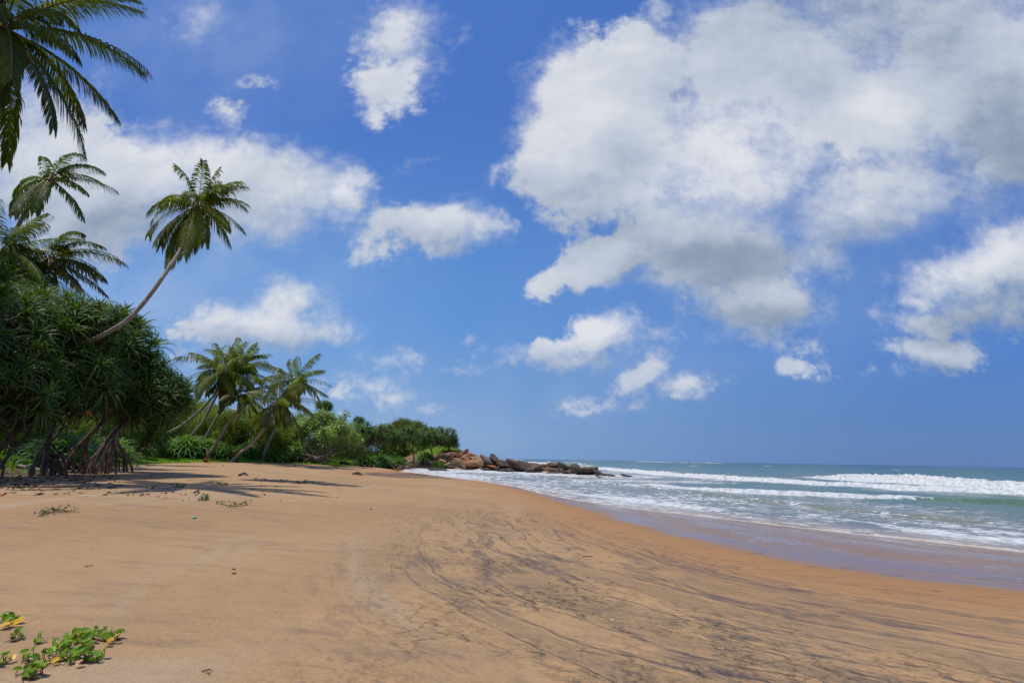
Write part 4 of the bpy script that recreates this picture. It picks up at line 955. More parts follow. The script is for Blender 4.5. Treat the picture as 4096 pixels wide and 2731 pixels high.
def twigs(mb, base, lobes, rng, r0, kinks=.15, n_extra=2):
    for c, r in lobes:
        c = np.array(c, float); r = np.array(r, float)
        for k in range(1+n_extra):
            e = c+rng.uniform(-.5, .5, 3)*r
            s = base+rng.uniform(-.12, .12, 3)*np.array([1, 1, 0]); L = np.linalg.norm(e-s)
            q = curve([s, s*.65+e*.35+rng.uniform(-1, 1, 3)*kinks*L+np.array([0, 0, -.05*L]), s*.3+e*.7+rng.uniform(-1, 1, 3)*kinks*L*.7, e], 4)
            tube(mb, q, np.interp(np.linspace(0, 1, len(q)), [0, 1], [r0*(1 if k == 0 else .6), r0*.25]), 6, 0)
def leafy(name, label, cat, base, lobes, n, size, seed, lm, bm_, r0, group=None, trunk_pts=None, gap=.35, asp=.5, kinks=.15, extra=2, up=.5):
    rng = np.random.RandomState(seed); base = np.array(base, float)
    th = thing(name, label, cat, base, group)
    lob = [(np.array(c, float), np.array(r if hasattr(r, '__len__') else (r, r, r*.85), float)) for c, r in lobes]
    mb = MB(); leaf_cloud(mb, lob, n, size, rng, 0, up, gap, asp)
    link('foliage' if cat == 'shrub' else 'crown', mb.mesh('foliage', [lm], False, base), th)
    mb = MB(); twigs(mb, base, lob, rng, r0, kinks, extra)
    link('stem' if cat == 'shrub' else 'trunk', mb.mesh('trunk', [bm_], True, base), th)
    return th
SH = [('yellow green hedge shrub behind the lowest slanting trunk', 665, 1690, 62, 3.0, 2.6), ('hedge shrub under the distant palm crowns', 745, 1675, 66, 3.2, 2.9), ('hedge shrub behind the second and third palm trunks', 830, 1690, 64, 3.2, 2.8),
      ('tall dark hedge shrub showing between the palm crowns', 880, 1665, 72, 3.2, 3.0), ('hedge shrub behind the curved palm trunk', 925, 1705, 62, 3.0, 2.6), ('bare twigged hedge shrub in the middle of the hedge', 1010, 1700, 63, 3.4, 2.8),
      ('hedge shrub behind the long bare palm trunk', 1085, 1715, 62, 2.8, 2.5), ('high hedge shrub behind the yellowish palm', 1000, 1665, 74, 3.4, 3.2), ('hedge shrub between the upright palm and the almond tree', 1160, 1720, 66, 2.8, 2.6),
      ('shaded hedge shrub left of the palm row', 590, 1700, 50, 2.6, 2.3), ('shrub seen between the grove trunks, lit yellow green', 280, 1690, 33, 2.3, 2.0), ('shrub seen behind the left grove trunk', 90, 1670, 31, 2.4, 2.0),
      ('dark shrub at the back of the grove', 420, 1690, 38, 2.6, 2.2), ('dark shrub behind the prop roots', 500, 1720, 40, 2.2, 1.9), ('dark shrub at the far left behind the grove', -120, 1640, 29, 2.6, 2.4), ('high dark shrub behind the grove crowns', 200, 1590, 40, 3.2, 2.8)]
for i, (lab, a, b, D, rx, rz_) in enumerate(SH):
    rg = np.random.RandomState(500+i); c = AD(a, b, D); gb = np.array([c[0], c[1], gz(c[0], c[1])])
    top = min(max(c[2]+rz_*.55, gb[2]+2.6), gb[2]+(6.4 if D > 45 else 4.6)); H = top-gb[2]; lb = []
    for k in range(9):
        zf = (k+.7)/9.2
        lb.append((gb+np.array([rg.uniform(-.75, .75)*rx*(1-.35*zf), rg.uniform(-.6, .45)*rx, H*zf]), (rx*.55, rx*.5, H*.19+.25)))
    lb.append((gb+np.array([0, 0, H*.45]), (rx*.9, rx*.6, H*.45)))
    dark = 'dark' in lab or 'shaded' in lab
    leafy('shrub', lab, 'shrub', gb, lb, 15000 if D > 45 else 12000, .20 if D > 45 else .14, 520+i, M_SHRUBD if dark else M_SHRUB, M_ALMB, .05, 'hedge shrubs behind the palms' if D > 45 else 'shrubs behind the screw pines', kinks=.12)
# almond tree with big pale leaves
gb = G(1275, 1832, 63)
leafy('almond_tree', 'broad almond tree with big pale green leaves and crooked bare limbs', 'tree', gb,
      [(AD(1290, 1690, 65), (2.0, 2.0, 1.5)), (AD(1235, 1710, 64), (1.5, 1.5, 1.1)), (AD(1355, 1725, 64), (1.7, 1.7, 1.2)), (AD(1405, 1760, 63), (1.25, 1.3, .9)), (AD(1340, 1765, 62), (1.3, 1.3, .8)),
       (AD(1240, 1765, 62.5), (1.2, 1.2, .8)), (AD(1175, 1770, 62), (1.1, 1.1, .8)), (AD(1200, 1730, 64), (1.0, 1.0, .8)), (AD(1300, 1740, 61.5), (1.0, 1.0, .7)), (AD(1150, 1800, 61), (.7, .7, .5)), (AD(1365, 1680, 66), (.5, .5, .35)), (AD(1385, 1660, 66), (.3, .3, .25))],
      15000, .27, 601, M_ALM, M_ALMB, .085, gap=.25, asp=.55, kinks=.16, extra=1, up=.9)
gb = G(1300, 1820, 70)
leafy('shrub', 'dark leafy shrub filling in behind the almond tree limbs', 'shrub', gb, [(AD(1300, 1770, 70), (3.2, 2.0, 2.2)), (AD(1390, 1780, 72), (2.4, 2, 1.8)), (AD(1220, 1775, 70), (2.4, 2, 1.9)), (AD(1290, 1815, 70), (4.2, 1.8, 1.4)), (AD(1390, 1815, 72), (3, 1.8, 1.4)), (AD(1190, 1812, 69), (3, 1.8, 1.4))], 15000, .2, 602, M_SHRUBD, M_ALMB, .05)
gb = G(1255, 1822, 72)
leafy('shrub', 'low thick shrub closing the gap under the almond tree', 'shrub', gb, [(AD(1180, 1800, 71), (2.6, 1.6, 1.5)), (AD(1250, 1795, 73), (2.8, 1.6, 1.7)), (AD(1330, 1795, 74), (2.8, 1.6, 1.7)), (AD(1400, 1800, 75), (2.6, 1.6, 1.6)), (AD(1290, 1825, 73), (4.5, 1.5, 1.0))], 14000, .2, 604, M_SHRUBD, M_ALMB, .05)
# dome tree and wood behind
gb = G(1620, 1790, 122)
leafy('dome_tree', 'yellow green dome crowned tree rising above the screw pines', 'tree', gb,
      [(AD(1625, 1715, 122), (4.6, 4, 2.2)), (AD(1580, 1720, 121), (2.6, 3, 1.7)), (AD(1670, 1712, 121), (2.4, 3, 1.7)), (AD(1610, 1700, 120), (2.6, 3, 1.6)), (AD(1695, 1725, 121), (1.6, 2, 1.0)), (AD(1555, 1728, 121), (1.5, 2, 1.2)), (AD(1640, 1745, 119), (3.5, 3, 1.5))],
      11000, .34, 603, M_DOME, M_ALMB, .14, kinks=.06, gap=.4)
BK = [('dark bushy tree behind the first cove screw pine', 1420, 1745, 92, 3.6), ('dark bushy tree behind the middle of the cove', 1500, 1755, 100, 3.4), ('dark bushy tree deep in the cove wood', 1580, 1765, 106, 3.2), ('bushy tree behind the tan boulders', 1700, 1770, 110, 3.4), ('bushy tree behind the last screw pine', 1775, 1775, 112, 3.0)]
for i, (lab, a, b, D, r) in enumerate(BK):
    c = AD(a, b, D); gb = np.array([c[0], c[1], gz(c[0], c[1])]); rg = np.random.RandomState(620+i)
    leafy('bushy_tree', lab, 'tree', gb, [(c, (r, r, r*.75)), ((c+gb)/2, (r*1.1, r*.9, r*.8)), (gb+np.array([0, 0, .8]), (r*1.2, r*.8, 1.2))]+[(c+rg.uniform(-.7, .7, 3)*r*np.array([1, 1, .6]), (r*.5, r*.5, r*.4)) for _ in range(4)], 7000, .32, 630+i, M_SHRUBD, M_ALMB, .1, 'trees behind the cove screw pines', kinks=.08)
rg = np.random.RandomState(77)
BK2 = [('wood edge shrub at the back left', -500, 1680, 45, 4), ('wood edge tree far behind the grove', -300, 1640, 60, 5), ('wood edge tree behind the grove crowns', 50, 1660, 62, 5), ('wood edge tree behind the spiky screw pine', 400, 1690, 66, 4.5)]
for i, (lab, a, b, D, r) in enumerate(BK2):
    c = AD(a, b, D); gb = np.array([c[0], c[1], gz(c[0], c[1])])
    leafy('bushy_tree', lab, 'tree', gb, [(c, (r, r, r*.75)), ((c+gb)/2, (r*1.1, r*.9, r*.8)), (gb+np.array([0, 0, .8]), (r*1.3, r*.8, 1.6))]+[(c+rg.uniform(-.7, .7, 3)*r*np.array([1, 1, .6]), (r*.5, r*.5, r*.4)) for _ in range(4)], 8000, .3, 650+i, M_SHRUBD, M_ALMB, .1, 'trees at the edge of the wood', kinks=.08)

# ------------------------------------------------------------------ grass
def grass():
    rng = np.random.RandomState(9); n = 150000
    a = np.radians(rng.uniform(-46, -3, n)); r = np.exp(rng.uniform(math.log(19), math.log(118), n))
    x, y = r*np.sin(a), r*np.cos(a); z, s, wd, gv, hl = terrain(x, y)
    gl = gv+1.6*fbm(x*.5, y*.5, 4., 3)
    keep = (gl > -.05) & (gl < 26) & ~((x < -14.5) & (y < 27) & (rng.rand(n) > .10)) & (s > 1)
    x, y, z, r, gl = x[keep], y[keep], z[keep], r[keep], gl[keep]; n = len(x)
    h = (.06+.22*sst(0, 4, gl))*rng.uniform(.5, 1.3, n)*(.6+.9*np.clip(fbm(x*.4, y*.4, 2., 2)+.4, 0, 1)); w = r*.0011*rng.uniform(.7, 1.4, n)+.008
    an = rng.uniform(0, 6.28, n); d = np.stack([np.cos(an), np.sin(an), 0*an], 1); le = rng.normal(0, .5, (n, 2))*h[:, None]
    P = np.stack([x, y, z-.01], 1); T = P+np.stack([le[:, 0]+.25*h, le[:, 1], h], 1)
    V = np.stack([P-d*w[:, None], P+d*w[:, None], T], 1).reshape(-1, 3); F = np.arange(n*3).reshape(-1, 3)
    mb = MB(); mb.add(V, F, 0, np.repeat(np.clip(rng.normal(.55, .25, n), 0, 1), 3))
    tag(link('grass', mb.mesh('grass', [M_GRASS], False)), 'low bright green grass and creepers along the back of the beach', 'grass', kind='stuff')
grass()

# ------------------------------------------------------------------ rocks
def rock_mat(name, c1, c2, c3, wet):
    m, t, b = mat(name)
    p = t.objco(); wz = t.sep(t.pos())[2]
    n = t.noise(p, 1.1, 6, .62); n2 = t.noise(p, 5.5, 6, .7); n3 = t.noise(t.vm('MULTIPLY', p, (1, 1, 5)), 1.6, 4, .6)
    c = t.mix(t.ss(n, .36, .64), c1, c2)
    c = t.mix(t.mul(t.ss(n3, .5, .68), .7), c, c3)
    c = t.mix(t.mul(t.ss(n2, .52, .72), .55), c, t.mix(1.0, c, (.42, .4, .42, 1), 'MULTIPLY'))
    band = t.ss(t.add(wz, t.mul(t.sub(n, .5), .8)), wet+.3, wet-.25)
    c = t.mix(t.mul(band, .85), c, (.035, .028, .025, 1))
    t.put(b.inputs['Base Color'], c); t.put(b.inputs['Roughness'], t.mix(band, (.8, .8, .8, 1), (.45, .45, .45, 1)))
    cr = t.voro(t.vm('ADD', p, t.vm('SCALE', t.noise(p, 2, 3, .6, col=True), sc=.5)), 1.1, 'DISTANCE_TO_EDGE')
    h = t.add(t.add(n2, t.mul(n, 1.5)), t.mul(t.ss(cr, 0, .05), .5))
    t.put(b.inputs['Normal'], t.bump(h, .9, .16)); return m
RM = {'tan': rock_mat('tan_rock', (.34, .23, .145, 1), (.46, .34, .23, 1), (.26, .15, .09, 1), .12), 'orange': rock_mat('orange_rock', (.40, .165, .07, 1), (.50, .25, .12, 1), (.24, .11, .06, 1), .12),
      'brown': rock_mat('brown_rock', (.15, .085, .055, 1), (.30, .165, .09, 1), (.07, .05, .042, 1), .55), 'dark': rock_mat('dark_rock', (.055, .042, .036, 1), (.135, .092, .066, 1), (.20, .10, .055, 1), .45),
      'grey': rock_mat('grey_rock', (.15, .125, .11, 1), (.27, .22, .18, 1), (.10, .08, .07, 1), .4), 'red': rock_mat('red_rock', (.17, .065, .038, 1), (.30, .12, .06, 1), (.09, .05, .035, 1), .15)}
def boulder(label, cx, cy, w, h, col, D=None, seed=0, tilt=0.0, up=False, group='boulders of the headland', smooth=.5, name='boulder'):
    rng = np.random.RandomState(1000+seed)
    bottom = cy+h/2
    if cx > 1895: h *= .86; cy = bottom-h/2; w *= 1.08
    if D is None:
        D = rock_depth(cx)+(6 if up else 0)
    k = D/FPX; c = AD(cx, cy, D)
    sx = w*k/2*1.25; sz = h*k/2*1.08; sy = sx*rng.uniform(.6, .9); c = c+np.array([0, sy*.3, -sz*.2])
    v, f = ico(4); v = v.copy()
    off = rng.uniform(0, 50, 3)
    for i in range(11):                                   # flat broken faces
        d = rng.normal(size=3); d[2] *= .6; d /= np.linalg.norm(d); lim = rng.uniform(.30, .78)
        q = v@d; v = v-np.maximum(0, q-lim)[:, None]*d*.97
    nz = fbm(v[:, 0]*1.3+off[0], v[:, 1]*1.3+off[1], v[:, 2]*1.3+off[2], 5, .52); v = v*(1+.15*nz+.09*np.abs(fbm(v[:, 0]*3.1+off[1], v[:, 1]*3.1, v[:, 2]*3.1+off[0], 3)))[:, None]
    lay = vn3(v[:, 0]*.7+off[1], v[:, 1]*.7, v[:, 2]*6+off[0]); v[:, :2] *= (1+.05*lay)[:, None]
    for ax, s_ in ((0, sx), (1, sy), (2, sz)):
        lo, hi = v[:, ax].min(), v[:, ax].max(); v[:, ax] = (v[:, ax]-(lo+hi)/2)/((hi-lo)/2)*s_
    tilt = tilt+rng.uniform(-16, 4); ct, st_ = math.cos(R(tilt)), math.sin(R(tilt)); v = np.stack([v[:, 0]*ct-v[:, 2]*st_, v[:, 1], v[:, 0]*st_+v[:, 2]*ct], 1)
    mb = MB(); mb.add(v, f, 0); me = mb.mesh('boulder', [RM[col]], True)
    o = link(name, me, None, tuple(c)); tag(o, label, 'rock', group); return o
ROCKS = [
    ('rounded tan boulder, biggest of the pale ones by the cove sand', 1693, 1853, 46, 34, 'tan', 0, False), ('pale egg shaped boulder leaning on the biggest pale one', 1710, 1845, 32, 24, 'tan', 0, False), ('small tan boulder at the sand end of the pale row', 1641, 1855, 20, 20, 'tan', 0, False),
    ('upright tan stone between the pale and the reddish boulders', 1723, 1853, 22, 24, 'tan', 20, False), ('reddish tan boulder behind the growing strap leaves', 1740, 1852, 30, 24, 'brown', 0, False), ('orange boulder with a flat sunlit top below the last screw pine', 1771, 1844, 30, 22, 'orange', 0, False),
    ('small tan boulder right of the strap leaves in the rocks', 1788, 1857, 26, 18, 'tan', 0, False), ('low brown boulder in front of the biggest pale one', 1708, 1864, 42, 16, 'brown', 0, False), ('dark brown boulder at the foot of the pale row', 1672, 1863, 28, 16, 'dark', 0, False),
    ('little tan stone beside the sand at the pale row', 1622, 1853, 12, 10, 'tan', 0, False), ('brown stone wedged below the upright tan stone', 1728, 1865, 26, 14, 'brown', 0, False), ('long low brown boulder under the red bank', 1800, 1866, 44, 14, 'brown', 0, False),
    ('broad red brown rock bank under the grass', 1815, 1842, 64, 40, 'red', 8, True), ('dark stained crag just below the grass of the headland', 1834, 1817, 34, 24, 'red', 12, True), ('top orange crag on the skyline of the headland', 1858, 1808, 32, 24, 'orange', 18, True),
    ('flat orange slab perched on the skyline', 1889, 1818, 30, 13, 'orange', -4, True), ('big bright orange rock face in the sun', 1872, 1834, 46, 48, 'orange', 35, True), ('orange brown rock below the bright orange face', 1888, 1851, 52, 30, 'orange', 10, False),
    ('wide tan sloping slab right of the orange face', 1912, 1834, 64, 34, 'tan', -12, True), ('tilted grey tan slab standing like a fin', 1940, 1829, 40, 28, 'grey', -32, False), ('dark fin of rock at the right of the skyline', 1980, 1833, 44, 30, 'dark', -30, False),
    ('grey sloping rock between the two fins', 1964, 1847, 54, 32, 'grey', -18, False), ('brown blocky rock below the tan slab', 1934, 1856, 42, 26, 'brown', 0, False), ('orange brown slab near the water in the middle of the headland', 1976, 1864, 52, 20, 'orange', -6, False),
    ('brown boulder right of the orange brown slab', 2004, 1862, 42, 22, 'brown', 0, False), ('dark hump where the headland drops to the point', 2026, 1852, 66, 32, 'dark', -10, False), ('long dark grey whaleback of the point', 2084, 1855, 96, 36, 'dark', -8, False),
    ('low black slab with pale stripes at the waterline', 2060, 1876, 118, 22, 'dark', 0, False), ('thin black ledge left of the striped slab', 1972, 1877, 64, 14, 'dark', 0, False), ('big tan brown boulder in the middle of the point', 2148, 1870, 70, 46, 'brown', 15, False),
    ('small black rock below the tan brown boulder', 2163, 1888, 44, 13, 'dark', 0, False), ('brown ridge right of the tan brown boulder', 2213, 1870, 76, 28, 'brown', -6, False), ('dark knob on the ridge of the point', 2211, 1857, 38, 18, 'dark', 0, False),
    ('dark slanting rock behind the ridge of the point', 2262, 1866, 58, 26, 'dark', -14, False), ('dark pointed rock left of the big rounded one', 2300, 1862, 36, 26, 'dark', 12, False), ('brown boulder at the waterline near the big rounded one', 2282, 1882, 60, 24, 'brown', 0, False),
    ('dark low rock awash in the middle of the point', 2228, 1886, 58, 20, 'dark', 0, False), ('big rounded dark brown rock near the seaward tip', 2344, 1880, 80, 46, 'dark', 6, False), ('dark rock tapering from the big rounded one', 2396, 1889, 46, 22, 'dark', -16, False),
    ('low rock at the very tip of the point', 2424, 1898, 36, 12, 'dark', -8, False), ('last low rock trailing off the tip', 2448, 1900, 34, 9, 'dark', 0, False), ('lone rock in the water in front of the tip', 2404, 1909, 40, 12, 'brown', -10, False),
    ('lone rock farthest out past the tip', 2509, 1901, 40, 11, 'dark', 0, False), ('dark red rock in the wash off the pale row', 1743, 1877, 46, 18, 'brown', 0, False), ('low dark rock right of the dark red one', 1775, 1878, 24, 9, 'dark', 0, False),
    ('tiny rock alone in the wash', 1803, 1884, 11, 6, 'dark', 0, False), ('small dark rock left of the dark red one', 1716, 1873, 14, 8, 'dark', 0, False), ('brown rock at the water below the orange brown rock', 1878, 1865, 50, 18, 'brown', 0, False),
    ('dark rock at the water below the red bank', 1846, 1864, 24, 15, 'dark', 0, False), ('dark stone at the edge of the cove pool', 1603, 1867, 28, 11, 'dark', 0, False), ('small dark stone right of the cove pool stone', 1636, 1869, 18, 7, 'dark', 0, False),
    ('flat orange stone on the grass above the cove', 1612, 1843, 22, 9, 'orange', 0, False), ('flat pale stone on the grass near the bare trunk', 1640, 1843, 18, 7, 'tan', 0, False), ('small dark stone beside the driftwood log', 1582, 1861, 14, 7, 'dark', 0, False)]
for i, (lab, cx, cy, w, h, c, tl, up) in enumerate(ROCKS):
    D = None
    if cy+h/2 < 1876 and cx < 1660: D = {1622: 88, 1641: 90, 1603: 80, 1636: 82, 1612: 92, 1640: 94, 1582: 82}.get(cx, 90)
    if cx < 1780 and cy > 1872: D = {1743: 82, 1775: 82, 1716: 86}.get(cx)
    if cx == 1803: D = 74
    if cx == 2404: D = 62
    if cx == 2509: D = 66
    boulder(lab, cx, cy, w, h, c, D, i, tl, up)

# ------------------------------------------------------------------ driftwood, sticks and litter
def stick(name, label, pts, r, m, group=None, cat='driftwood', branches=()):
    P = [np.array(p, float) for p in pts]; base = P[0].copy(); mb = MB(); q = curve(P, 6)
    tube(mb, q, np.interp(np.linspace(0, 1, len(q)), [0, .5, 1], [r, r*.85, r*.45]), 7, 0, wob=.14, seed=len(label))
    for bp in branches:
        b = curve([np.array(p, float) for p in bp], 4); tube(mb, b, np.interp(np.linspace(0, 1, len(b)), [0, 1], [r*.6, r*.25]), 6, 0, wob=.12, seed=3)
    o = link(name, mb.mesh(name, [m], True, base), None, tuple(base)); tag(o, label, cat, group); return o
def og(px, py, h=0.0):
    x, y, z = on_ground(px, py); return np.array([x, y, z+h])
stick('fallen_branch', 'long pale branch lying along the foot of the screw pines', [og(75, 1872, .12), og(150, 1884, .08), og(230, 1890, .06), og(340, 1888, .05), og(400, 1875, .1)], .07, M_WOOD, None, 'branch', [(og(320, 1888, .05), AD(340, 1868, 19), AD(355, 1850, 19))])
stick('fallen_branch', 'dead branch rising in a tangle between the grove roots', [og(200, 1868, .02), AD(240, 1820, 20), AD(300, 1770, 20), AD(340, 1720, 20.5)], .06, M_BARK, None, 'branch', [(AD(240, 1820, 20), AD(270, 1830, 20), og(310, 1868, .02))])
stick('driftwood_log', 'thick dark driftwood log on the cove sand', [og(1527, 1863, .25), og(1550, 1862, .3), og(1572, 1862, .28)], .42, M_WOODD)
stick('driftwood_log', 'low dark driftwood log at the grass edge under the trees', [og(1360, 1856, .2), og(1380, 1858, .22), og(1400, 1860, .15)], .22, M_WOODD)
stick('driftwood_log', 'dark driftwood log slanting at the corner of the grass', [og(1418, 1850, .25), og(1438, 1860, .2), og(1462, 1868, .12)], .24, M_WOODD)
stick('driftwood', 'flat dark driftwood plank alone on the bare sand', [og(1412, 1897, .02), og(1432, 1895, .1), og(1450, 1901, .02)], .09, M_WOODD, None, 'driftwood', [(og(1420, 1896, .06), og(1434, 1900, .05), og(1443, 1901, .0))])
stick('driftwood', 'twisted driftwood piece on the sand in front of the palms', [og(955, 1903, .02), og(975, 1900, .1), og(992, 1903, .04)], .05, M_WOODD, None, 'driftwood', [(og(975, 1900, .09), AD(978, 1890, 36), AD(990, 1886, 36))])
stick('dead_twig', 'branched bare twig standing in the shade streak', [og(740, 1893, 0), AD(752, 1885, 34), AD(768, 1874, 34)], .02, M_WOODD, None, 'twig', [(AD(748, 1887, 34), AD(738, 1882, 34), AD(730, 1880, 34)), (AD(752, 1885, 34), AD(752, 1876, 34), AD(756, 1870, 34))])
stick('dead_twig', 'dark twig ring lying on open sand left of centre', [og(775, 1972, .01), og(785, 1969, .03), og(797, 1971, .02), og(790, 1975, .01)], .02, M_WOODD, None, 'twig')
stick('dead_twig', 'tiny dark twig low in the picture right of the creeper', [og(808, 2686, .005), og(830, 2692, .02), og(848, 2684, .006)], .004, M_WOODD, None, 'twig', [(og(825, 2690, .01), og(835, 2700, .012), og(840, 2702, .004))])
stick('stick', 'reddish stick lying on the dark streaked sand at bottom right', [og(3142, 2704, .01), og(3160, 2706, .012), og(3178, 2710, .006)], .004, M_STEM, None, 'stick')
stick('stick', 'short orange stick near the damp sand', [og(2330, 2228, .01), og(2352, 2227, .012), og(2372, 2225, .008)], .006, M_STEM, None, 'stick')
stick('stick', 'thin brown stick on the sand above the creeper', [og(338, 2268, .01), og(355, 2266, .012), og(372, 2262, .006)], .005, M_STEM, None, 'stick')
stick('dead_frond', 'fallen brown palm frond at the foot of the long bare trunk', [og(930, 1842, .1), AD(938, 1815, 50), AD(932, 1800, 50)], .10, M_DEAD, None, 'frond', [(og(938, 1842, .05), og(950, 1846, .15), og(960, 1848, .05))])
stick('dead_frond', 'brown dead frond slumped against the biggest strap-leaved clump', [og(815, 1845, .05), AD(830, 1830, 47), AD(828, 1800, 47.5)], .12, M_DEAD, None, 'frond', [(og(820, 1846, .05), og(840, 1848, .2), og(860, 1847, .05))])
stick('root_stump', 'tangle of bleached roots at the foot of the almond tree', [og(1200, 1842, .2), AD(1235, 1822, 62), AD(1265, 1828, 61), AD(1290, 1835, 61)], .10, M_WOOD, None, 'roots', [(AD(1250, 1824, 61), AD(1225, 1838, 60.5), og(1205, 1848, .05)), (AD(1258, 1826, 61), AD(1270, 1842, 60.5), og(1280, 1850, .02)), (AD(1250, 1822, 61), AD(1215, 1815, 61), AD(1195, 1812, 61)), (AD(1262, 1828, 61), AD(1310, 1820, 61), AD(1380, 1805, 61.5))])
def flat_litter():
    rng = np.random.RandomState(15); mb = MB(); n = 1500
    px = np.concatenate([rng.uniform(-60, 480, 380), rng.uniform(0, 900, 120), rng.uniform(600, 1500, 40)]); py = np.concatenate([1893+70*rng.rand(380)**1.5, rng.uniform(1895, 1985, 120), rng.uniform(1900, 2010, 40)])
    gx, gy, gzz = ground_hit(px, py)
    for a, x, y, z in zip(px, gx, gy, gzz):
        L = rng.uniform(.02, .12) if a < 620 else rng.uniform(.015, .045); an = rng.normal(0, .7); w = L*rng.uniform(.12, .4)
        d = np.array([math.cos(an), math.sin(an), 0]); e = np.array([-d[1], d[0], 0]); hh = rng.uniform(.01, .05)
        p = np.array([x, y, z])
        V = np.array([p-d*L, p+e*w+[0, 0, hh], p+d*L+[0, 0, hh*.5], p-e*w+[0, 0, .003]])
        mb.add(V, [[0, 1, 2, 3]], 0, rng.rand())
    tag(link('leaf_litter', mb.mesh('leaf_litter', [M_LIT], False)), 'dark fallen leaves and bits of bark strewn on the shaded sand', 'litter', kind='stuff')
M_LIT = leaf_mat('leaf_litter', (.03, .02, .015, 1), (.16, .075, .04, 1), .05, .8, .1, (1, 1, 1, 1))
flat_litter()

# ------------------------------------------------------------------ beach creepers
def disc_leaf(mb, p, n, L, rng, fold=.35, tint=.5):
    n = np.array(n, float); n /= np.linalg.norm(n); a = np.cross(n, rng.normal(size=3)); a /= np.linalg.norm(a); b = np.cross(n, a)
    k = 10; out = []
    for s in (-1, 1):
        th = np.linspace(0, math.pi, k); rr = .5*L*(1+.10*np.cos(2*th))
        u = -np.cos(th)*rr; v = np.sin(th)*rr*.92
        u[-1] -= .10*L                               # notch at the tip
        out.append(p[None]+a*u[:, None]+b*(s*v)[:, None]*math.cos(fold)+n*(v*math.sin(fold))[:, None])
    c = p+a*0*L
    for s, o in zip((-1, 1), out):
        V = np.vstack([c[None], o]); i = np.arange(1, k)
        F = np.stack([0*i, i, i+1], 1) if s < 0 else np.stack([0*i, i+1, i], 1)
        mb.add(V, F, 0, tint)
def creeper(label, spots, seed, leaf=.075, runners=(), yellow=(), hmax=.06):
    rng = np.random.RandomState(seed); c = np.mean([og(a, b) for a, b in spots+list(yellow)], 0); base = c
    th = thing('beach_creeper', label, 'creeper', base, 'creepers on the near sand')
    mb = MB(); ms = MB(); heads = []
    for a, b in spots+[(a+rng.normal(0, 11), b+rng.normal(0, 7)) for a, b in spots]:
        g0 = og(a, b); h = rng.uniform(.25, 1)*hmax; p = g0+np.array([0, 0, h]); heads.append(g0)
        disc_leaf(mb, p, np.array([rng.normal(.1, .6), rng.normal(-.25, .6), 1.0]), leaf*rng.uniform(.6, 1.2), rng, rng.uniform(.15, .6), np.clip(rng.normal(.5, .3), 0, 1))
        tube(ms, curve([g0+np.array([rng.normal(0, .02), rng.normal(0, .02), -.005]), g0*.5+p*.5+np.array([0, 0, 0]), p], 2), .0022, 5, 0)
    if spots: link('foliage', mb.mesh('foliage', [M_CREEP], True, base), th)
    for r in runners: tube(ms, curve([og(a, b, .008) for a, b in r], 5), .004, 6, 0)
    if ms.v: link('stem', ms.mesh('stem', [M_STEM], True, base), th)
    for a, b in yellow:
        my = MB(); disc_leaf(my, og(a, b)+np.array([0, 0, .025]), np.array([rng.normal(0, .3), -.45, 1.0]), leaf*1.05, rng, .4, rng.rand())
        o = link('yellow_leaf', my.mesh('yellow_leaf', [M_CREEPY], True, base), th); o['label'] = 'yellowed leaf of the creeper'
Z7 = lambda l: [(a*700/2352, 2400+b*331/1112) for a, b in l]
creeper('largest leafy beach creeper spreading over the near sand', Z7([(720, 660), (800, 730), (880, 670), (900, 580), (950, 560), (980, 530), (1020, 520), (1060, 470), (1140, 460), (1220, 450), (1270, 480), (1200, 520), (1240, 580), (1100, 560), (1050, 610), (1000, 640), (930, 640), (960, 700), (870, 740), (780, 770), (850, 810), (920, 810), (990, 770), (1010, 700), (1060, 720), (1110, 700), (1150, 660), (1180, 640), (1210, 680), (1190, 740), (1130, 750), (1080, 790), (1060, 840), (990, 850), (1120, 850), (1180, 800), (1230, 780), (1280, 790), (1330, 810), (1290, 840), (940, 850), (800, 820), (580, 810), (640, 790), (560, 820), (470, 800), (360, 830), (330, 810), (1030, 680), (1090, 650), (900, 700), (1150, 820), (700, 690), (760, 680), (900, 620), (840, 660), (1000, 580)]),
        701, .040, [Z7([(480, 900), (700, 860), (1000, 760), (1150, 620), (1250, 500)]), Z7([(1000, 760), (1200, 830), (1330, 830)]), Z7([(330, 860), (480, 905), (640, 890)])], Z7([(730, 870), (1010, 580), (1060, 900)]))
creeper('right hand end of the creeper, leaves turning yellow at the tip', Z7([(1420, 470), (1490, 470), (1340, 490), (1380, 545), (1440, 530), (1530, 540), (1480, 570), (1370, 520), (1600, 515), (1460, 500)]), 702, .042, [Z7([(1250, 520), (1380, 560), (1480, 560), (1600, 530)])], Z7([(1450, 620), (1590, 505), (1480, 590)]))
creeper('creeper patch at the left edge with orange and yellow leaves under it', Z7([(50, 290), (100, 280), (60, 330), (130, 310), (180, 300), (30, 310)]), 703, .055, [Z7([(20, 330), (120, 330), (250, 320)])], Z7([(70, 380), (100, 370), (190, 360), (260, 310), (40, 395)]))
creeper('row of three small creeper shoots near the left edge', Z7([(145, 545), (160, 560), (200, 530), (250, 500), (265, 520)]), 704, .034, [Z7([(140, 570), (200, 560), (270, 530)])])
creeper('smallest pair of creeper shoots on pale sand', Z7([(475, 585), (500, 575), (525, 570)]), 705, .03, [Z7([(470, 600), (540, 585)])])
creeper('creeper shoots in the bottom left corner', Z7([(310, 1010), (340, 1030), (330, 1060), (400, 990), (420, 1010), (410, 1060), (390, 1075), (470, 985), (530, 1030), (550, 1020), (370, 1050)]), 706, .044, [Z7([(300, 1060), (420, 1070), (550, 1050)])])
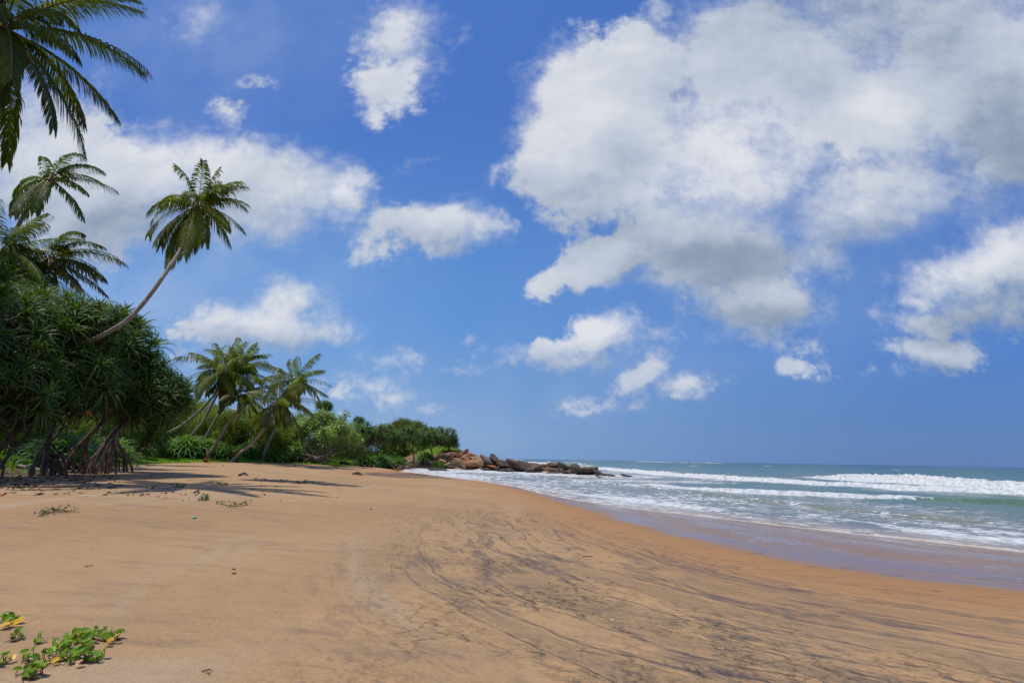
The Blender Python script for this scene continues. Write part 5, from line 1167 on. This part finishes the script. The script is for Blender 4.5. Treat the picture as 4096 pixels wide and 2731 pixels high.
creeper('creeper leaf cut by the left edge', Z7([(30, 855), (60, 845), (10, 900)]), 707, .04, [Z7([(0, 880), (90, 850)])], Z7([(150, 835)]))
def trail(label, pts, n, spread, seed, leaf=.03):
    rng = np.random.RandomState(seed); C = np.array(smooth_poly(pts, 8)); base = og(*pts[len(pts)//2])
    th = thing('sand_vine', label, 'vine', base, 'thin vines on the open sand'); mb = MB(); ms = MB()
    tube(ms, np.array([og(a, b, .015) for a, b in C]), .006, 5, 0)
    for i in range(n):
        a, b = C[rng.randint(len(C))]; g0 = og(a+rng.normal(0, spread), b+rng.normal(0, spread*.32)); h = rng.uniform(.02, .13)
        for k in range(3):
            disc_leaf(mb, g0+np.array([rng.normal(0, .03), rng.normal(0, .03), h*rng.uniform(.4, 1)]), np.array([rng.normal(0, .6), rng.normal(-.3, .6), 1]), leaf*rng.uniform(.7, 1.3), rng, .4, rng.rand()*.6)
    link('stem', ms.mesh('stem', [M_STEM], True, base), th); link('foliage', mb.mesh('foliage', [M_VINE], True, base), th)
M_VINE = leaf_mat('vine_leaf', (.07, .10, .03, 1), (.20, .20, .07, 1), .2, .5, .3)
trail('long sparse vine on the sand in front of the grove', [(155, 2066), (200, 2052), (250, 2048), (300, 2048)], 42, 9, 801)
trail('straggling vine on open sand left of the picture centre', [(880, 2014), (915, 2026), (950, 2026), (985, 2022)], 34, 9, 802, .035)
trail('compact vine tuft left of the straggling vine', [(800, 2002), (815, 2001), (828, 2001)], 20, 6, 803, .04)
trail('faint vine at the end of the shade streak', [(690, 1949), (715, 1949), (735, 1950)], 22, 6, 804, .045)
trail('vine patch right of the faint one in the shade', [(860, 1936), (885, 1936), (910, 1940)], 24, 7, 805, .05)
trail('vine tuft farthest right on the open sand', [(1187, 1930), (1210, 1931), (1240, 1933)], 30, 7, 806, .055)
trail('thin pale creeping vine mat beyond the vine tufts', [(1000, 1921), (1060, 1923), (1120, 1925), (1150, 1927)], 26, 7, 807, .05)
# flotsam
def chip(name, label, px, py, size, m, seed):
    rng = np.random.RandomState(seed); v, f = ico(3); v = v*np.array([1, .8, .45])*size; v = v*(1+.25*fbm(v[:, 0]*20, v[:, 1]*20, v[:, 2]*20+seed, 3))[:, None]
    c = og(px, py, size*.25); mb = MB(); mb.add(v, f, 0); tag(link(name, mb.mesh(name, [m], True), None, tuple(c)), label, name.replace('_', ' '), None)
def plain(name, c, r=.6):
    m, t, b = mat(name); t.put(b.inputs['Base Color'], t.mix(t.noise(t.objco(), 9, 4, .6), c, tuple(q*.65 for q in c[:3])+(1,))); b.inputs['Roughness'].default_value = r; return m
M_HUSK = plain('husk', (.20, .075, .045, 1)); M_SHELL = plain('shell', (.72, .66, .58, 1), .4); M_SCRAP = plain('green_scrap', (.03, .36, .22, 1), .4)
for i, (lab, a, b, s) in enumerate((('upper one of two reddish husk bits on the near sand', 935, 2277, .022), ('lower one of two reddish husk bits on the near sand', 935, 2294, .022), ('husk bit lying on the sand before the palms', 1180, 1862, .10), ('husk bit at the edge of the grass strip', 893, 1862, .08), ('lone husk bit right of the straggling vine', 1125, 1960, .04), ('dark husk bit near the damp sand', 1484, 2037, .035))):
    chip('husk_bit', lab, a, b, s, M_HUSK, 900+i)
for i, (lab, a, b, s) in enumerate((('white shell on the streaked sand', 1690, 2181, .02), ('white shell at the lower middle of the dark streaks', 2452, 2480, .016), ('white scrap in the shade under the grove', 330, 1884, .06), ('white scrap on the grass below the grove end', 592, 1837, .14), ('pale shell left of the vine tufts', 345, 1984, .035))):
    chip('shell_bit', lab, a, b, s, M_SHELL, 920+i)
chip('plastic_scrap', 'green plastic scrap lying on the open sand', 775, 2073, .04, M_SCRAP, 940)
for i, (lab, a, b, s) in enumerate((('fallen red fruit in the shade under the grove', 415, 1888, .07), ('fallen red fruit at the left edge of the shade', 5, 1982, .05))):
    chip('fallen_fruit', lab, a, b, s, M_FRUIT, 950+i)
